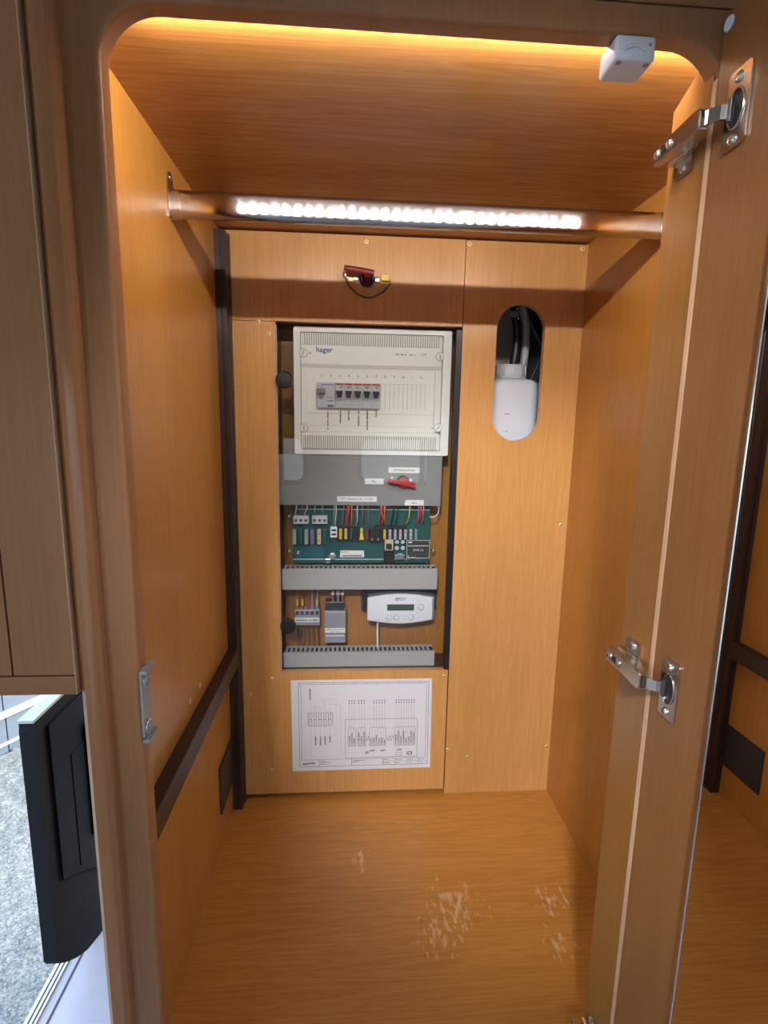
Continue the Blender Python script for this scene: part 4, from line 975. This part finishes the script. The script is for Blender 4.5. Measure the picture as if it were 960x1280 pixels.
lv = [(0.054, 0.050, 0.020, 0.7662), (0.056, 0.052, 0.024, 0.772), (0.056, 0.052, 0.024, 0.925), (0.0545, 0.0505, 0.024, 0.936), (0.050, 0.046, 0.026, 0.9425), (0.043, 0.040, 0.026, 0.9455), (0.036, 0.036, 0.030, 0.947)]
bb = B(); rings = [[bb.bm.verts.new(q) for q in rr3(*L)] for L in lv]
for r0, r1 in zip(rings, rings[1:]):
    m_ = len(r0)
    for k in range(m_): bb.bm.faces.new((r0[k], r0[(k + 1) % m_], r1[(k + 1) % m_], r1[k]))
bb.bm.faces.new(rings[0]); bb.bm.faces.new(rings[-1])
obj('body', bb, M_BOTTLE, bt, smooth=40)
capx = 0.600
obj('neck_ring', B().lathe([(0.036, 0.947), (0.038, 0.948), (0.038, 0.951), (0.034, 0.952)], (capx, YBt, 0), 'z', 28), M_BOTTLE, bt, smooth=True)
cpb = B().lathe([(0.0355, 0.952), (0.0362, 0.954), (0.0350, 0.9745), (0.0330, 0.977), (0.012, 0.977)], (capx, YBt, 0), 'z', 32)
obj('screw_cap', cpb, M_BOTTLE, bt, smooth=True)
for k in range(12):
    a = 2 * math.pi * k / 12
    rb = B().box(-0.0012, 0.0012, -0.0375, -0.0345, 0.954, 0.974, 0.0004); rb.rot(a, 'Z', (0, 0, 0)); bmesh.ops.translate(rb.bm, verts=rb.bm.verts, vec=(capx, YBt, 0))
    obj('cap_rib', rb, M_BOTTLE, bt)
xr_, zr_ = survey_y(634, 517.5, 0.033)
obj('level_mark', B().box(xr_ - 0.006, xr_ + 0.006, 0.0322, 0.0330, zr_ - 0.0007, zr_ + 0.0007), M_INK_RED, bt)
g = B(); x2, z2 = survey_y(632, 539, 0.033); print_run(g, x2 - 0.005, x2 + 0.005, z2, 0.0022, 0.0322, 77); obj('fine_print', g, M_INK_GREY, bt)
def N(px, py, y=0.08): x, z = survey_y(px, py, y); return (x, y, z)
h1 = obj('hose', B().tube(spline([N(641, 458), N(645, 435), N(646, 410), N(643, 392), N(641, 372)], 5), 0.0085, 12), M_HOSE, smooth=True)
tag(h1, 'black hose rising from the white bottle cap', 'hose')
h2 = obj('hose', B().tube(spline([N(654, 458, 0.1), N(657, 430, 0.1), N(657, 405, 0.1), N(652, 380, 0.1), N(651, 365, 0.1)], 5), 0.0088, 12), M_HOSE_GREY, smooth=True)
tag(h2, 'pale grey hose rising behind the black one', 'hose')
h3 = obj('hose', B().tube(spline([N(654, 372, 0.11), N(662, 400, 0.11), N(674, 425, 0.11), N(688, 452, 0.11)], 5), 0.0085, 12), M_HOSE, smooth=True)
tag(h3, 'black hose running slantwise down to the right', 'hose')
h4 = obj('hose', B().tube(spline([N(683, 430, 0.1), N(675, 450, 0.1), N(667, 468, 0.1), N(662, 480, 0.1)], 5), 0.0034, 10), M_HOSE, smooth=True)
tag(h4, 'thin dark tube beside the bottle neck', 'hose')
hc = thing('hose_clip', 'grey hose clip with two screws at the top of the slot', 'clip', N(641, 393, 0.072))
cxx, _, czz = N(641, 393, 0.072)
obj('band', B().box(cxx - 0.011, cxx + 0.011, 0.066, 0.070, czz - 0.006, czz + 0.006, 0.001), M_GREY_MID, hc)
for px, py in ((647, 385), (648.5, 398)):
    q = N(px, py, 0.066); obj('screw', B().lathe([(0.003, 0.0), (0.003, -0.0012), (0.0015, -0.002)], (q[0], 0.066, q[2]), 'y', 12), M_STEEL_BRIGHT, hc, smooth=True)

# ------------------------------------------------------------------ wall panel over the entrance, left of the wardrobe
pn = thing('entrance_panel', 'brown wooden panel with bottom rail above the open entrance', 'panel', (-0.2, -0.592, 0.587))
obj('board', B().box(-0.0645, -0.0092, -0.598, -0.585, 0.6065, 1.70), M_WOOD_SOLID, pn)
obj('board', B().box(-0.37, -0.0665, -0.598, -0.585, 0.6065, 1.70), M_WOOD_SOLID, pn)
obj('bottom_rail', B().box(-0.37, -0.0092, -0.599, -0.570, 0.5865, 0.6050, 0.001), M_WOOD_SOLID_H, pn)
obj('edge_band', B().box(-0.0090, -0.0081, -0.5990, -0.588, 0.5865, 1.70), M_WOOD_EDGE, pn)
obj('backing', B().box(-0.37, -0.0092, -0.5845, -0.572, 0.6065, 1.70), M_WOOD_INNER, pn)

# door sill tracks on the floor edge
for i, (xa, xb, mt, h) in enumerate(((-0.3715, -0.3655, M_ALU, 0.006), (-0.3610, -0.3565, M_ALU, 0.006), (-0.3525, -0.3490, M_ALU, 0.005), (-0.331, -0.3275, M_RUBBER, 0.002))):
    struct('trim_%d' % (i + 1), B().box(xa, xb, -0.60, 0.55, FLOOR, FLOOR + h), mt)

# black lower door leaf standing in the entrance
dl = thing('entrance_door', 'black entrance door leaf with rounded lower corner standing over gravel', 'door', (-0.3125, 0.1, FLOOR))
prof = [(-0.197, 0.318), (-0.200, 0.300), (-0.200, -0.180), (-0.194, -0.192), (-0.172, -0.215), (-0.138, -0.245), (-0.099, -0.272), (-0.05, -0.292), (-0.018, -0.302), (0.05, -0.309), (0.45, -0.309), (0.45, 0.318)]
obj('leaf', B().prism(prof, 'x', -0.327, -0.301), M_DOORGREY, dl)
inner = [(-0.165, 0.290), (-0.165, -0.035), (-0.12, -0.062), (-0.06, -0.11), (0.0, -0.165), (0.06, -0.21), (0.40, -0.24), (0.40, 0.290)]
obj('inner_lining', B().prism(inner, 'x', -0.3012, -0.296), M_DOORBLACK, dl)
obj('edge_trim', B().box(-0.328, -0.300, -0.201, 0.45, 0.3165, 0.3225, 0.001), M_DOORRIM, dl, label='pale rim along the top edge')
obj('grip', B().box(-0.297, -0.284, -0.048, -0.022, -0.04, 0.225, 0.003), plain('dark_blue_grey_grip', (0.008, 0.011, 0.016), 0.8, spec=0.05), dl)
obj('pocket', B().box(-0.2965, -0.2945, -0.105, -0.055, -0.06, 0.19, 0.001), M_DOORBLACK, dl)

# ------------------------------------------------------------------ outside: gravel and a panelled wall base
GZ = -0.9
NX, NY = 170, 230
xs = np.linspace(-2.6, -0.42, NX); ys = np.linspace(-1.4, 2.3, NY)
rs = np.random.RandomState(3)
seeds = np.stack([rs.uniform(-2.7, -0.3, 9000), rs.uniform(-1.5, 2.4, 9000)], -1)
hts = rs.uniform(0.004, 0.016, 9000)
cell = {}
for i, (sx, sy) in enumerate(seeds): cell.setdefault((int(sx // 0.05), int(sy // 0.05)), []).append(i)
H = np.zeros((NX, NY))
for i, x in enumerate(xs):
    for j, y in enumerate(ys):
        best = 9; hh = 0
        cx_, cy_ = int(x // 0.05), int(y // 0.05)
        for a in (-1, 0, 1):
            for b in (-1, 0, 1):
                for q in cell.get((cx_ + a, cy_ + b), ()):
                    d = (seeds[q, 0] - x) ** 2 + (seeds[q, 1] - y) ** 2
                    if d < best: best = d; hh = hts[q]
        H[i, j] = hh * max(0.0, 1 - best / 0.0007) ** 0.5
me = bpy.data.meshes.new('gravel')
vs = [(float(x), float(y), GZ + float(H[i, j])) for i, x in enumerate(xs) for j, y in enumerate(ys)]
fs = [(i * NY + j, (i + 1) * NY + j, (i + 1) * NY + j + 1, i * NY + j + 1) for i in range(NX - 1) for j in range(NY - 1)
      if (xs[i] + 1.56) * math.cos(math.radians(30)) - (ys[j] - 1.51) * math.sin(math.radians(30)) > 0.012]
me.from_pydata(vs, [], fs); me.materials.append(M_GRAVEL)
for p in me.polygons: p.use_smooth = True
gv = bpy.data.objects.new('gravel', me); COL.objects.link(gv); gv['kind'] = 'stuff'; gv['label'] = 'pale sunlit gravel outside the entrance'
struct('ground', B().box(-12, 6, -1.5, 12, GZ - 0.1, GZ - 0.004), M_GRAVEL)

bw = thing('boundary_wall', 'pale blue-grey panelled wall base with ledges beyond the gravel', 'wall', (-1.56, 1.51, GZ))
ang = math.radians(30)
dirv = Vector((math.sin(ang), math.cos(ang), 0)); nrm = Vector((math.cos(ang), -math.sin(ang), 0))
P0 = Vector((-1.56, 1.51, 0))
def wallbox(bb, s0, s1, d0, d1, z0, z1):
    v = [bb.bm.verts.new(P0 + dirv * s + nrm * d + Vector((0, 0, z))) for s in (s0, s1) for d in (d0, d1) for z in (z0, z1)]
    for q in ((0, 1, 3, 2), (4, 6, 7, 5), (0, 4, 5, 1), (2, 3, 7, 6), (0, 2, 6, 4), (1, 5, 7, 3)): bb.bm.faces.new([v[i] for i in q])
    return bb
s = -1.4
for ln_ in (0.7, 0.75, 0.9, 0.9):
    obj('panel', wallbox(wallbox(B(), s + 0.003, s + ln_ - 0.003, -0.2, 0.0, GZ, -0.70), s + 0.003, s + ln_ - 0.003, -0.2, -0.012, -0.69, 0.35), M_WALLBLUE, bw); s += ln_
obj('ledge', wallbox(B(), -1.4, 1.85, -0.2, 0.012, -0.70, -0.672), M_DOORRIM, bw)
obj('ledge', wallbox(B(), -1.4, 1.85, -0.2, 0.010, -0.852, -0.838), M_DOORRIM, bw)
obj('core', wallbox(B(), -1.4, 1.85, -0.22, -0.19, GZ, 0.35), M_STEEL_DARK, bw)
